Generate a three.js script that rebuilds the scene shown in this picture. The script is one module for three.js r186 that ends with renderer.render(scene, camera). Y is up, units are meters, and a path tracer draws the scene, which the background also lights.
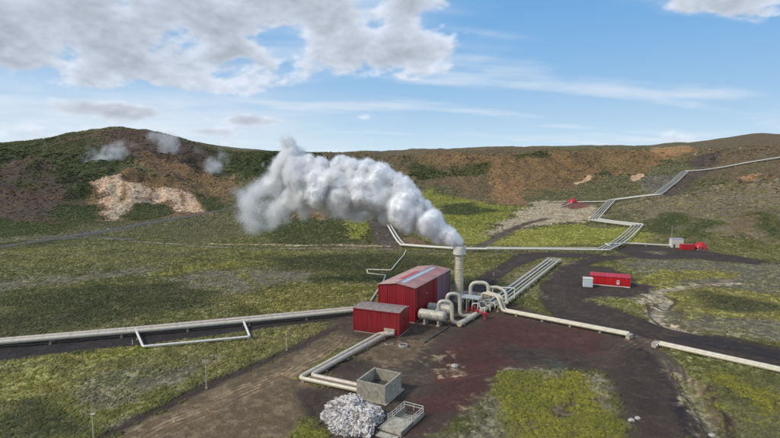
import * as THREE from 'three';
import { mergeGeometries, mergeVertices } from 'three/addons/utils/BufferGeometryUtils.js';
import { MarchingCubes } from 'three/addons/objects/MarchingCubes.js';
import { RoundedBoxGeometry } from 'three/addons/geometries/RoundedBoxGeometry.js';

const renderer = new THREE.WebGLRenderer({ antialias: true });
renderer.toneMapping = THREE.LinearToneMapping;
renderer.toneMappingExposure = 1.0;
renderer.shadowMap.enabled = true;
const scene = new THREE.Scene();

// ---------- camera: a drone 50 m above the plain, looking along -z and a little down ----------
const camera = new THREE.PerspectiveCamera(45.68, 1024 / 575, 0.5, 9000);
camera.position.set(0, 50, 0);
camera.rotation.x = -Math.atan(54 / 520);
scene.add(camera);

// ---------- noise (seeded) ----------
function rng(seed) { let a = seed >>> 0; return () => { a = (a + 0x6d2b79f5) | 0; let t = Math.imul(a ^ (a >>> 15), 1 | a); t = (t + Math.imul(t ^ (t >>> 7), 61 | t)) ^ t; return ((t ^ (t >>> 14)) >>> 0) / 4294967296; }; }
const LAT = 256, lattice = new Float32Array(LAT * LAT);
{ const r = rng(11); for (let i = 0; i < lattice.length; i++) lattice[i] = r(); }
function vnoise(x, y) {
  const xi = Math.floor(x), yi = Math.floor(y); let fx = x - xi, fy = y - yi;
  fx = fx * fx * (3 - 2 * fx); fy = fy * fy * (3 - 2 * fy);
  const x0 = xi & 255, x1 = (xi + 1) & 255, y0 = (yi & 255) << 8, y1 = ((yi + 1) & 255) << 8;
  const a = lattice[y0 + x0], b = lattice[y0 + x1], c = lattice[y1 + x0], d = lattice[y1 + x1];
  return a + (b - a) * fx + (c - a) * fy + (a - b - c + d) * fx * fy;
}
function fbm(x, y, oct) { let s = 0, a = 0.5, n = 0; for (let i = 0; i < oct; i++) { s += a * vnoise(x, y); n += a; a *= 0.52; const t = x * 0.8 - y * 0.6; y = (x * 0.6 + y * 0.8) * 2.03 + 17.3; x = t * 2.03 + 5.7; } return s / n; }
const clamp01 = (v) => (v < 0 ? 0 : v > 1 ? 1 : v);
const sstep = (a, b, v) => { const t = clamp01((v - a) / (b - a)); return t * t * (3 - 2 * t); };
const lerp = (a, b, t) => a + (b - a) * t;
const lin = (c) => (c <= 0.04045 ? c / 12.92 : ((c + 0.055) / 1.055) ** 2.4);
const rgb = (r, g, b) => new THREE.Color().setRGB(lin(r / 255), lin(g / 255), lin(b / 255));

// ---------- sky: broken cumulus to the left, thin high cloud elsewhere ----------
function makeSky() {
  const W = 4096, Hh = 2048, data = new Float32Array(W * Hh * 4);
  const D = Math.PI / 180;
  // cloud banks and clear gaps: azimuth (from straight ahead, right positive), elevation, half widths in degrees, amount
  const banks = [[-29, 14.5, 20, 4.6, .30], [-18, 9.6, 13, 2.6, .30], [-36, 9.5, 14, 3, .2], [-7, 16.5, 10, 3.5, .27], [3, 15.5, 6, 2.2, .22], [2.4, 11.6, 4.5, 2.2, .34], [-26, 5.0, 6.5, .75, .42], [-14.5, 4.6, 4, .6, .42], [-20, 3.4, 4, .4, .32], [-24, 6.6, 15, .55, -.3], [32.5, 14.6, 7, 2.2, .5], [-60, 15, 25, 8, .2], [62, 16, 16, 5, .15], [20.5, 5.6, 2.6, .8, .26],
    [19, 13, 12, 6, -.34], [12, 6, 16, 4, -.22], [30, 8.5, 12, 3.5, -.24], [-30, 4.6, 15, .6, -.1], [-6, 8, 4, 2.2, -.14]];
  for (let j = 0; j < Hh; j++) {
    const el = ((j + 0.5) / Hh - 0.5) * Math.PI, e = el / D;
    for (let i = 0; i < W; i++) {
      const o = (j * W + i) * 4; data[o + 3] = 1;
      if (e < -0.5) { data[o] = .42; data[o + 1] = .43; data[o + 2] = .42; continue; }
      if (e > 45 && (i & 3)) { data[o] = data[o - 4]; data[o + 1] = data[o - 3]; data[o + 2] = data[o - 2]; continue; }
      const az = ((i + 0.5) / W - 0.5) * 2 * Math.PI; // atan2(z, x)
      let a = az / D + 90; if (a > 180) a -= 360;
      const y = Math.sin(el), k = 1 / (Math.max(y, 0) + 0.075), px = Math.cos(az) * Math.cos(el) * k, pz = Math.sin(az) * Math.cos(el) * k;
      // clear air
      const t = 1 - Math.exp(-Math.max(e, 0) / 9.5), t2 = 1 - Math.exp(-Math.max(e - 12, 0) / 40);
      let r = lerp(.64, .06, t), g = lerp(.82, .32, t), b = lerp(.92, .72, t);
      r = lerp(r, .11, t2); g = lerp(g, .27, t2); b = lerp(b, .56, t2);
      // thin high cloud, drawn out in streaks
      const ci = fbm(px * .55 + 31 + pz * .25, pz * 1.5 + px * .35 + 7, 5), ci2 = fbm(px * 2.1 + 3, pz * 2.6 + 9, 4);
      let cir = sstep(.45, .80, ci * .75 + ci2 * .25) * .66 + .02;
      cir = Math.max(cir, .8 * sstep(6, -24, a) * sstep(11, 4, e) * (.55 + .9 * (ci2 - .3)) * sstep(75, 50, Math.abs(a)));
      r = lerp(r, .80, cir); g = lerp(g, .86, cir); b = lerp(b, .93, cir);
      // cumulus: lumps seen from the side near the horizon, from below higher up
      let cov = 0;
      for (const q of banks) { const u = (a - q[0]) / q[2], v = (e - q[1]) / q[3], s = u * u + v * v; if (s < 9) cov += q[4] * Math.exp(-s); }
      if (Math.abs(a) > 50 || e > 22) cov += .19 * Math.max(sstep(50, 90, Math.abs(a)), sstep(22, 32, e));  // extra cloud added overhead and out of view to make the skylight less blue
      const hi = sstep(24, 40, e), ea = e * (1 + e * .004);
      const dens = (da, de, o) => { let v = 0; if (hi < 1) { const wa = (a + da) / 5.6, we = (ea + de) / 2.7, w = vnoise(wa * .7 + 60, we * .7 + 20) - .5; v += (1 - hi) * fbm(wa + w * .8 + 12.7 + 4 * Math.sin(a * .01), we + w * .5 + 3.1, o); } if (hi > 0) v += hi * fbm(px * 1.5 + 31.7, pz * 1.5 + 7.1, o); return v; };
      const n0 = dens(0, 0, 6), d0 = n0 + cov - .66;
      if (d0 > -.08) {
        const wisp = fbm(a * 1.1 + 40, e * 2.2, 4) - .5;
        const al = sstep(-.06, .12, d0 + wisp * .10);
        const n1 = dens(-.5, .75, 5), lit = clamp01(.5 + (n0 - n1) * 2.6 + wisp * .7);
        const thick = sstep(.0, .34, d0);
        let v = lerp(.80, .56, thick) * lerp(.80, 1.18, lit);
        r = lerp(r, v * .87, al * .93); g = lerp(g, v * .95, al * .93); b = lerp(b, v * 1.09, al * .94);
      }
      const hz = Math.exp(-Math.max(e, 0) / 2.2) * .45; r = lerp(r, .80, hz); g = lerp(g, .88, hz); b = lerp(b, .93, hz);
      data[o] = r; data[o + 1] = g; data[o + 2] = b;
    }
  }
  const t = new THREE.DataTexture(data, W, Hh, THREE.RGBAFormat, THREE.FloatType);
  t.mapping = THREE.EquirectangularReflectionMapping; t.magFilter = THREE.LinearFilter; t.needsUpdate = true;
  return t;
}
scene.background = makeSky();
scene.environment = scene.background;

// ---------- sun: veiled, high on the left and a little behind the camera ----------
const sun = new THREE.DirectionalLight(new THREE.Color(1, .91, .76), 2.7);
sun.position.set(-470, 470, -10); sun.target.position.set(0, 0, -200);
sun.castShadow = true; sun.shadow.radius = 20; sun.shadow.mapSize.set(4096, 4096);
Object.assign(sun.shadow.camera, { left: -400, right: 400, top: 400, bottom: -400, near: 10, far: 2500 });
scene.add(sun, sun.target);
console.log('sky done');

// ---------- terrain ----------
const SURVEY = [-368.4,-345.0,0.0,-477.2,-450.0,15.5,-674.0,-640.0,43.9,-891.6,-850.0,74.2,-246.4,-325.0,-0.9,-298.2,-395.0,4.4,-360.6,-480.0,17.8,-477.9,-640.0,43.9,-565.8,-760.0,64.4,-668.6,-900.0,85.8,-236.5,-348.0,-0.4,-290.7,-430.0,8.7,-356.6,-530.0,24.7,-455.2,-680.0,50.0,-534.0,-800.0,72.8,-599.6,-900.0,92.6,-229.0,-375.0,0.8,-273.7,-450.0,9.4,-339.1,-560.0,23.2,-410.1,-680.0,43.5,-538.9,-900.0,104.4,-226.2,-410.0,1.8,-264.1,-480.0,6.7,-290.9,-530.0,14.5,-322.8,-590.0,28.6,-381.6,-700.0,50.0,-487.2,-900.0,111.2,-210.4,-435.0,2.3,-236.5,-490.0,5.8,-255.2,-530.0,14.5,-283.2,-590.0,28.6,-334.7,-700.0,50.0,-427.4,-900.0,109.5,-186.7,-460.0,4.0,-208.6,-515.0,9.5,-242.2,-600.0,21.3,-289.4,-720.0,45.9,-367.7,-920.0,93.5,-141.4,-430.0,2.8,-157.5,-480.0,6.7,-186.5,-570.0,17.3,-234.6,-720.0,36.3,-317.6,-980.0,81.6,-93.3,-370.0,0.0,-100.7,-400.0,3.8,-117.9,-470.0,11.2,-140.1,-560.0,17.8,-174.5,-700.0,32.6,-248.0,-1000.0,76.6,-58.6,-335.0,-0.5,-62.8,-360.0,4.9,-68.7,-395.0,12.0,-74.6,-430.0,15.4,-93.6,-540.0,13.8,-127.8,-740.0,28.8,-185.5,-1080.0,74.6,-32.5,-335.0,-0.5,-35.1,-362.0,6.1,-38.1,-395.0,12.8,-41.5,-430.0,16.2,-52.0,-540.0,13.8,-71.0,-740.0,28.8,-105.0,-1100.0,73.0,-9.5,-327.0,-1.2,-10.6,-365.0,4.3,-11.7,-405.0,8.7,-13.6,-470.0,11.2,-17.3,-600.0,15.5,-21.3,-740.0,28.8,-30.0,-1050.0,77.9,12.6,-325.0,-1.5,15.5,-400.0,1.5,19.7,-510.0,5.9,24.6,-640.0,13.3,29.9,-780.0,30.7,40.0,-1050.0,79.9,36.8,-315.0,-1.2,48.8,-420.0,1.5,61.3,-530.0,6.3,73.9,-640.0,13.3,89.7,-780.0,30.7,120.1,-1050.0,81.9,66.8,-312.0,-1.3,90.5,-425.0,0.9,109.3,-515.0,5.5,127.1,-600.0,9.8,147.7,-700.0,30.0,168.3,-800.0,50.0,209.7,-1000.0,82.2,97.1,-312.0,-1.3,131.6,-425.0,0.9,154.5,-500.0,4.9,175.8,-570.0,8.5,208.9,-680.0,24.0,239.0,-780.0,42.6,305.0,-1000.0,82.2,127.5,-312.0,-1.3,162.7,-400.0,1.5,190.6,-470.0,7.6,218.5,-540.0,11.7,258.4,-640.0,19.4,297.8,-740.0,35.9,341.1,-850.0,58.1,400.3,-1000.0,84.1,154.6,-318.0,-1.1,181.7,-375.0,3.0,212.4,-440.0,10.3,240.8,-500.0,16.5,283.4,-590.0,24.1,330.7,-690.0,35.5,401.5,-840.0,53.2,500.2,-1050.0,87.8,189.5,-325.0,-0.9,206.4,-355.0,4.1,237.6,-410.0,11.4,271.6,-470.0,18.5,328.4,-570.0,27.1,396.5,-690.0,40.8,493.0,-860.0,58.2,628.5,-1100.0,95.8,218.0,-325.0,-0.9,234.2,-350.0,3.4,266.5,-400.0,12.3,299.0,-450.0,19.8,357.8,-540.0,28.3,449.2,-680.0,43.5,527.2,-800.0,60.6,657.4,-1000.0,86.0,242.7,-320.0,-1.4,261.0,-345.0,2.7,293.9,-390.0,11.8,326.8,-435.0,20.8,389.5,-520.0,29.1,477.9,-640.0,43.9,551.2,-740.0,61.2,669.0,-900.0,80.7,347.5,-325.0,-0.9,373.0,-350.0,6.2,445.4,-420.0,17.8,590.9,-560.0,34.0,777.7,-740.0,57.0,943.7,-900.0,79.0,-420.0,0.0,0.0,-300.0,0.0,0.0,-210.0,0.0,0.0,-120.0,0.0,0.0,-40.0,0.0,0.0,40.0,0.0,0.0,120.0,0.0,0.0,210.0,0.0,0.0,300.0,0.0,0.0,420.0,0.0,0.0,-420.0,-70.0,0.0,-300.0,-70.0,0.0,-210.0,-70.0,0.0,-120.0,-70.0,0.0,-40.0,-70.0,0.0,40.0,-70.0,0.0,120.0,-70.0,0.0,210.0,-70.0,0.0,300.0,-70.0,0.0,420.0,-70.0,0.0,-420.0,-140.0,0.0,-300.0,-140.0,0.0,-210.0,-140.0,0.0,-120.0,-140.0,0.0,-40.0,-140.0,0.0,40.0,-140.0,0.0,120.0,-140.0,0.0,210.0,-140.0,0.0,300.0,-140.0,0.0,420.0,-140.0,0.0,-420.0,-210.0,0.0,-300.0,-210.0,0.0,-210.0,-210.0,0.0,-120.0,-210.0,0.0,-40.0,-210.0,0.0,40.0,-210.0,0.0,120.0,-210.0,0.0,210.0,-210.0,0.0,300.0,-210.0,0.0,420.0,-210.0,0.0,-420.0,-270.0,0.0,-300.0,-270.0,0.0,-210.0,-270.0,0.0,-120.0,-270.0,0.0,-40.0,-270.0,0.0,40.0,-270.0,0.0,120.0,-270.0,0.0,210.0,-270.0,0.0,300.0,-270.0,0.0,420.0,-270.0,0.0,-150.0,-300.0,0.0,-90.0,-300.0,0.0,-30.0,-300.0,0.0,30.0,-300.0,0.0,90.0,-300.0,0.0,150.0,-300.0,0.0,-1900.0,-1490.0,72.0,-1200.0,-1420.0,72.0,-700.0,-1370.0,72.0,-350.0,-1335.0,72.0,0.0,-1300.0,72.0,350.0,-1335.0,72.0,700.0,-1370.0,72.0,-2600.0,-2000.0,74.0,-2600.0,-3000.0,72.0,-1500.0,-2000.0,74.0,-1500.0,-3000.0,72.0,-700.0,-2000.0,74.0,-700.0,-3000.0,72.0,0.0,-2000.0,74.0,0.0,-3000.0,72.0,600.0,-2000.0,74.0,600.0,-3000.0,72.0,-900.0,-350.0,40.0,-1600.0,-300.0,60.0,-700.0,-150.0,0.0,-1500.0,0.0,30.0,700.0,-250.0,8.0,900.0,-400.0,35.0,1500.0,-300.0,50.0,1500.0,-900.0,60.0,700.0,0.0,0.0,1500.0,50.0,20.0,-800.0,50.0,0.0,0.0,80.0,0.0,1141.8,-1750.0,142.7,1186.0,-1700.0,151.3,1223.5,-1650.0,145.2,1380.8,-1650.0,140.5,1000.0,-1300.0,80.0,2600.0,-2500.0,90.0];
const GROUND_PATCHES = [
['hillgreen',0,40,0.9,[-924,821,-670,902,-594,891,-506,859,-436,775,-347,698,-309,564,-254,454,-228,356,-246,325,-355,310]],
['maroon',0,25,0.9,[-500,842,-480,887,-445,902,-402,920,-358,941,-255,921,-227,765,-209,661,-269,609,-308,642,-361,698,-430,777]],
['maroon',0,18,1,[-531,712,-499,725,-424,671,-335,561,-278,480,-257,402,-284,397,-394,475]],
['hillgreen',0,20,1,[-477,674,-427,655,-382,608,-353,540,-373,524]],
['hillgreen',0,14,1,[-431,652,-373,608,-306,522,-290,482,-348,548]],
['hillgreen',0,20,1,[-335,878,-241,972,-111,968,-86,743,-136,643,-197,663,-260,778]],
['rust',0,10,1,[-363,744,-328,747,-276,702,-197,663,-181,607,-261,619,-319,666]],
['rust',0,8,0.9,[-347,580,-324,625,-266,630,-217,610,-197,648,-164,538,-162,471,-238,424,-280,492]],
['ochre',0,8,1,[-328,563,-322,578,-311,582,-314,601,-292,596,-269,611,-245,595,-225,577,-190,532,-172,489,-184,476,-195,484,-215,516,-231,531,-247,535,-251,521,-256,507,-241,461,-233,432,-250,451,-286,522]],
['ochrepale',4,4,1,[-317,560,-291,528,-255,467]],
['sand',5,4,1,[-302,566,-276,522,-245,456]],
['rust',3.5,4,1,[-299,581,-278,547,-263,509]],
['sand',4,4,1,[-283,580,-264,544,-258,518]],
['rust',3,4,1,[-270,586,-252,550,-247,530]],
['sand',4,4,1,[-253,587,-232,548,-225,527]],
['rust',3,4,1,[-236,579,-211,532,-196,497]],
['rustorange',0,4,0.9,[-314,605,-293,611,-266,615,-243,596,-267,579,-284,568]],
['sand',0,2,0.5,[-242,444,-259,501,-253,525,-245,535,-234,534,-220,524,-227,526,-244,527,-249,511,-250,486,-232,433]],
['hillgreen',0,4,0.8,[-238,453,-250,508,-242,523,-224,516,-200,484,-203,457,-214,435]],
['hillgreen',0,6,1,[-222,578,-188,558,-161,514,-152,477,-170,483]],
['hillbrown',0,30,1,[-111,968,-20,1041,120,1053,324,998,243,747,97,560,58,602,14,711,-73,760]],
['hillorange',0,25,1,[103,832,152,885,249,931,384,960,497,965,419,826,332,692,258,639,202,619,149,553,119,535,106,579,138,653,124,717]],
['hillorange',0,18,1,[43,909,94,981,159,926,141,816,94,815]],
['rustorange',0,10,1,[136,709,172,690,165,619,136,562,119,587]],
['hillgreen',0,14,1,[24,852,47,877,79,830,94,754,54,709,21,741]],
['hillgreen',0,12,1,[206,899,265,895,245,826,193,809]],
['hillgreen',0,12,1,[95,825,152,792,127,735,96,774]],
['ochrebright',0,10,0.9,[502,994,578,1012,545,921,463,813,466,871,411,810,428,890]],
['rustorange',0,10,1,[450,944,473,917,409,793,377,773]],
['hillbrown',0,30,1,[558,975,1142,1539,1428,1472,381,387,296,393,340,572,410,714]],
['hillolive',0,18,1,[258,639,296,616,334,644,371,668,271,521,238,515,205,507,178,542,210,591]],
['greyslope',0,8,0.8,[312,651,355,667,398,692,288,535,273,529,267,555]],
['darkslope',0,7,0.7,[398,692,313,585,269,522,270,497,308,535,373,627,433,696,433,729]],
['darkslope',0,9,0.8,[422,740,492,859,532,856,506,797,443,719]],
['dark',5,4,0.6,[253,776,346,721,387,698,413,696,480,716,566,723]],
['ochrepale',0,3,0.6,[316,689,330,693,325,665,301,627,292,629]],
['ochrepale',0,3,0.6,[239,683,271,707,265,682,242,669]],
['sand',2,3,0.8,[511,885,551,914,601,949]],
['sand',1.6,3,0.8,[548,841,636,950]],
['sand',1.6,3,0.8,[523,850,486,774]],
['ochrebright',0,7,1,[374,577,419,615,446,620,388,543,361,525,353,533]],
['greygravel',4,4,0.5,[351,522,374,519,402,510,443,502]],
['hillbrownpale',0,25,1,[216,498,253,487,351,522,414,490,266,311,204,338,175,361,184,397]],
['hillgreen',0,12,1,[197,400,218,418,231,405,226,383,202,354,187,358,184,373]],
['hillgreen',0,12,1,[213,367,233,382,236,370,215,344,201,339]],
['hillgreen',0,14,1,[251,371,303,392,257,330,236,338]],
['rust',0,8,1,[233,355,261,384,283,394,257,363,230,344]],
['tan',8,7,0.8,[208,514,236,491,275,492,323,510]],
['sunlitgreen',0,20,1,[6,627,52,679,93,604,145,535,178,542,140,482,91,426,56,361,33,335,13,336,8,401,0,476]],
['hillgreen',0,10,1,[54,556,89,578,107,503,73,474,47,484]],
['hillgreen',0,14,1,[-110,445,-78,452,-43,443,-16,427,-13,347,-32,331,-72,335,-91,367]],
['rust',0,8,1,[-78,402,-58,427,-34,468,-31,397,-54,375]],
['sunlitgreen',0,8,0.9,[-33,376,-19,405,-13,371,-19,342,-28,340]],
['darkslope',0,5,0.7,[-13,413,-4,420,8,335,4,310,-4,310,-9,343,-14,370]],
['darkslope',0,5,0.8,[-2,394,6,387,10,354,5,341]],
['rust',0,5,1,[5,347,14,363,24,354,32,330,8,328]],
['sunlittan',0,8,0.9,[162,583,199,573,203,509,180,445,162,430,144,432,109,417,77,379,63,378,99,447]],
['sunlitgreen',0,6,0.9,[100,395,127,421,152,425,160,400,180,387,175,361,138,338,110,332,71,333,83,370]],
['redgravel',0,4,0.7,[187,564,206,547,197,510,179,501,177,534]],
['dark',4,3,0.6,[174,571,198,556,215,531]],
['brownroad',7,3,0.6,[55,322,72,361,90,396,113,432,137,457]],
['sunlitgreen',0,10,0.8,[166,387,188,388,177,350,164,337,150,340]],
['grassbright',14,8,1,[-234,267,-181,265,-137,271,-83,284]],
['grassbright',16,10,1,[-229,302,-185,307,-145,323,-93,298,-53,300]],
['greydry',0,10,1,[-180.1,213.8,-166,217.3,-148.3,229.7,-128.1,242.8,-108,245.7,-108.8,231.9,-122.6,223.7,-139.2,208.9,-150.2,196.1,-162.7,192.6]],
['mossy',0,8,1,[-104.2,231.8,-99,255,-83,265,-67,266,-76.7,245.5,-90,230]],
['greydry',0,9,1,[-96.7,219.5,-89.1,233.6,-73.1,249.8,-45,255,-27.5,234.1,-42.4,216.3,-57.6,195.6,-71,190.1,-87.3,202.3]],
['grassdark',0,14,1,[-160.7,190.2,-148.9,194.4,-127.2,209.3,-103.3,219.8,-87.3,202.3,-66.3,187.4,-66.8,169.5,-94.7,154.5,-115.1,149.1,-125.5,147.4]],
['grassbright',0,9,1,[-63.3,189.5,-37.7,214,-13.2,224.1,-7.5,190.3,-20.9,176.8,-46.8,169.6]],
['mossy',0,8,1,[-50.3,182.7,-22.9,194.3,-16.1,181.5,-30.9,174.3]],
['tan',2.4,2.5,0.9,[-39.1,222.1,-21.2,216.3,-8.5,216.1]],
['mossy',1.2,1.5,0.6,[-78,250,-58.8,214.5,-39.1,189.6]],
['mossy',1.2,1.5,0.6,[-77,255,-56.7,216.1,-36.8,191.2]],
['grassdark',0,9,1,[-65,277,-6,288,32,277,29,250,-4.6,233.7,-52.7,245.5]],
['grassbright',0,8,1,[34,265,54,277,61,271,35,223.8,27.3,214.5]],
['tanroad',5,3,0.7,[-201,361,-177,351,-151,344,-114,325,-79,313,-43,316,-4,313,6,310]],
['pinksand',4,3,0.8,[-120,344,-98,336,-57,325,-46,328,-4,325]],
['brownroad',5,2.5,0.6,[-4,310,17,299,40,297,75,298,120,292,144,284,167,277]],
['greydry',16,8,0.9,[-288,330,-262,346,-233,364,-212,390]],
['grassbright',0,4,0.9,[-111.9,124.8,-100.2,129.2,-87.9,134.1,-69.8,140.8,-40.6,146.4,-19.2,162.4,-25.2,141.3,-34.5,128.3,-43,113.1,-51.6,91.1,-49.8,81.5,-77.6,81.2]],
['greydry',0,6,1,[-72.2,112.8,-68.4,122.5,-55.5,126.6,-45.4,130.4,-44.9,118.2,-51.5,107.1,-57.7,102.6,-66.4,105]],
['grassdark',0,6,1,[-83.8,107.1,-69.2,104.5,-59.2,98,-56.1,89.4,-69,87.3]],
['mossy',0,5,1,[-87.3,133.2,-70.5,139.4,-66.2,133.2,-75.2,125.9]],
['mossy',0,5,1,[-91.4,117.4,-83.5,123.2,-74.1,117.8,-75.1,107,-81.9,104.6]],
['track',0,4,0.7,[-24.3,136,-17.7,148.8,-9.9,151.6,-8.1,145.4,-15.9,133,-21.1,120.2,-15.9,110,-17.5,96.3,-17.4,81.2,-54.6,81.3,-51.3,92.3,-42.3,111.1,-32.5,127.6]],
['greydry',0,4,0.9,[-55.8,93.6,-52.4,98.1,-48.8,101.2,-43.8,109.2,-45,101.7,-49.1,93.6,-53.2,87.4]],
['basalt',0,1.6,0.5,[-121.4,135.9,-108.4,140.1,-75.2,152.1,-41.9,163.4,-13.2,176.5,-11.1,166.2,-42.5,153.5,-55.4,147.1,-69.8,140.8,-87.9,134.1,-100.2,129.2,-111.9,124.8]],
['dark',3.2,1.6,0.7,[-15.6,157.5,-25,140.2,-32.5,127.7,-42,113.4,-48.4,100.2,-53.4,91.1,-55.7,85.8]],
['yard',0,5,0.6,[-18.8,158.2,-12.5,167.2,3.7,190.4,25.8,202.3,41.1,190.2,56,166.9,71.5,153.9,75.8,147.2,74.8,137.1,68.2,117.7,57.5,87.3,44.2,87.3,49.3,106.9,50.5,121.8,41.3,121.8,29.2,121.9,19.7,109.4,11.5,94.8,5.1,84.1,-15.4,84,-13.7,91.3,-14.9,109.2,-14.6,122.3,0,137.1,-5.7,144.4,-13.3,149.2]],
['track',0,4,0.9,[-13,131.2,-5.1,142.3,2.8,141.3,11.4,144.1,7.8,131.5,1.3,126.3,-6.4,128.4,-13.7,124.6]],
['dark',0,3,0.7,[-15.4,128.7,-9.9,131.4,-4.6,127.4,-7.2,120.8,-14.4,120.1,-17.4,120.9]],
['dark',0,3,0.8,[-21.2,111.3,-13.4,111.4,-10.3,102.9,-11.4,93.8,-16.3,98.7]],
['scoria',0,6,0.9,[11.7,140.8,19.9,154.8,33,167.5,44.9,162.6,55.2,155,64.5,146.8,60,137.3,51.9,130.3,37.4,125.2,28.3,123.2,22.3,117.8,17.3,107.5,10.7,96.2,6.5,91.9,6,100,9.7,115.1,8.9,127.1]],
['dark',0,5,0.9,[27.8,137.5,36.1,140,46.2,137,54.5,130.4,49.6,124.4,38.3,123.8,30.6,128.2]],
['tan',0,3,1,[11.5,122.6,16.4,126.4,17.7,123.1,13.1,119.2]],
['tan',0,3,1,[9.8,130.3,16,134,16.1,130.8,10.1,127]],
['tan',0,2,1,[27.3,126.7,32.2,124.5,29.9,122.8,27.1,123.5]],
['wetgreen',0,3,0.8,[39.2,131.4,43,130.2,44.8,125,38.3,123.8]],
['greydry',0,5,1,[26.8,122.4,38,122.8,50.5,120.6,50.6,112.3,46.2,91.4,42.4,81.7,5,81.6,7.4,91.8,16.8,104.4]],
['moss',0,4,1,[25.7,117.2,31.2,120.3,37.1,117.5,45.2,122.6,46.3,113,45.4,102.7,44.2,91,28.2,81.6,21.3,83.9,22.4,94.2,22.6,104.4]],
['mossbrown',0,2.5,1,[37.3,108.2,40.3,110.7,36,101.7,32.8,98.2,33.1,101.6]],
['mossbrown',0,2.5,1,[28.3,100.6,29.6,100.2,27.2,94.1,26.7,95.3]],
['greydry',0,3,1,[45.9,122.4,50.5,120.5,48.8,111.9,45.7,109.7]],
['dark',0,2.6,0.5,[63,214.4,72.9,236,87,259,110,281,123,285,137,281,109,265,98,254,107.1,249.4,107.7,220,110.6,210.5,100.8,196,83.6,191.6,75.3,189.6,78.3,179.3,83.3,165.6,94.2,153.6,107.7,139.2,117.5,128.3,107.1,116.5,97.1,124.9,83.5,135.7,77.6,143.9,70.7,136.9,69.4,149.2,54.7,162.9,53.2,174.3,56.8,192.7]],
['track',0,2.5,0.9,[73,147.4,76.7,145.5,75,135.8,71.8,133.9]],
['basalt',5,2,0.7,[67.6,136.1,64.4,118.6,60.5,102.3,56.8,90.5,53.1,81]],
['brownroad',6,2.5,0.6,[72.1,145.5,72,130.2,65.7,109.3,58.9,90.5,55.7,81.7]],
['tan',0.5,0.8,0.7,[69.6,129,63.5,109.3,57.9,90.9]],
['dark',0,5,0.8,[62.1,141,68,137.1,65,117.1,55.4,91.3,46.1,87.5,50.6,107.4]],
['greydry',0,3,1,[68,119,70.8,116.2,69.6,106.8,65.5,94,61.1,86.1,56.4,85.5,61.2,98.1,64.7,109.8]],
['tan',1,1,0.8,[71.2,117.2,69.1,108.3,65.8,100.3,61.8,91,57.9,84.4]],
['dark',2.2,1,0.8,[76,116.6,71.4,110.8,68.4,102.5,64.3,92.2]],
['mossdark',0,5,1,[77.6,120.7,82.9,122.2,89.9,118.5,96.3,109.2,72.7,81.2,59.8,81.6,64.5,90.6,69.4,103.1,72,111.7]],
['moss',0,4,1,[77,119.8,83.2,120.8,81.2,114.4,84.3,110.8,80.6,102.8,75.5,100.1,75.1,107,73.6,110.7]],
['greydry',0,6,0.9,[74.6,189.8,86.5,191.5,99.9,194.1,112.2,212,117.4,240.2,119,265,149,283,170,264,235,262,124.3,136,109.6,141.7,99.6,152.6,90.1,157.2,85.1,169.3,80.5,181.8]],
['grassbright',0,5,1,[76.7,185.6,89.6,190,93.7,184.6,85.8,171.3,80.7,178.2]],
['mossy',0,5,0.9,[109.5,205.3,125.7,213.8,139.2,208.9,153.8,195.8,171.8,190,144.8,159.3,125,162.4,109,167.4,96.5,163,96,174.1]],
['grassdark',0,5,1,[123,202.3,138,189.8,140.4,173.8,119.9,173.8,109.4,179.3]],
['mossy',0,5,1,[107.7,220,131.3,239.9,154.3,239.3,155.1,226.5,129.2,220,110.8,209.2]],
['sand',4.5,3,0.7,[93.2,186,100.8,196,108.6,203.5,123.6,210.3,144.8,217.5]],
['sand',4.5,2.2,0.7,[96.4,190.1,103.2,194.7,103.7,189.8,95.8,178.9,88.8,172,85.2,162.3,87.2,158.8,90.9,153.2]],
['dark',0.8,0.8,0.8,[105.4,195.9,107,190.3,97.9,178.9,92.3,181.8,86.9,169.5,85.8,157.3,89.8,151.4]],
['tan',2.5,2,0.8,[122.6,208.5,142.9,221.2,166.9,230.6,186.3,232.4]],
['dark',0,4,0.6,[144,324,162,333,171,317,188,311,193,291,197,265,185,256,163,271,134,274,131,292]],
['dark',3,3,0.7,[186,265,195,259,209.1,249.1]],
['greydry',0,4,0.8,[150,299,160,299,155,287,146,287]],
['basalt',0,2,0.6,[91.5,149.1,105.2,135.8,114,124.4,109.9,119.7,99.6,128.3,86.7,141.1,80.9,146.9]],
['dark',0,2.2,0.4,[27,202.1,40.5,230.1,60,266,73,291,89,295,120,292,114,278,83,276,68,260,52.2,232,38.1,202.4,27.9,189.5]],
['grassdry',0,5,0.9,[50.4,224,67,255,82,271,104,277,80.9,249.5,63.6,216.3,53.8,195.7,42.9,189.9,42.4,196.3]],
['mossy',0,2,0.8,[15.5,167,18.8,173.9,20.7,169.5,17.9,164.6]],
['mossy',0,2,0.9,[-17.1,118.7,-11.6,116.1,-9,112,-16,114.4,-21.2,117.9]],
['mossy',0,2,0.9,[-15.4,128.7,-10.2,135.7,-10.4,130.3,-13,125.8]],
['moss',0,3,0.9,[-17.5,96.3,-13.4,94.8,-10.8,89.2,-16.8,87.2]],
];
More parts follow.
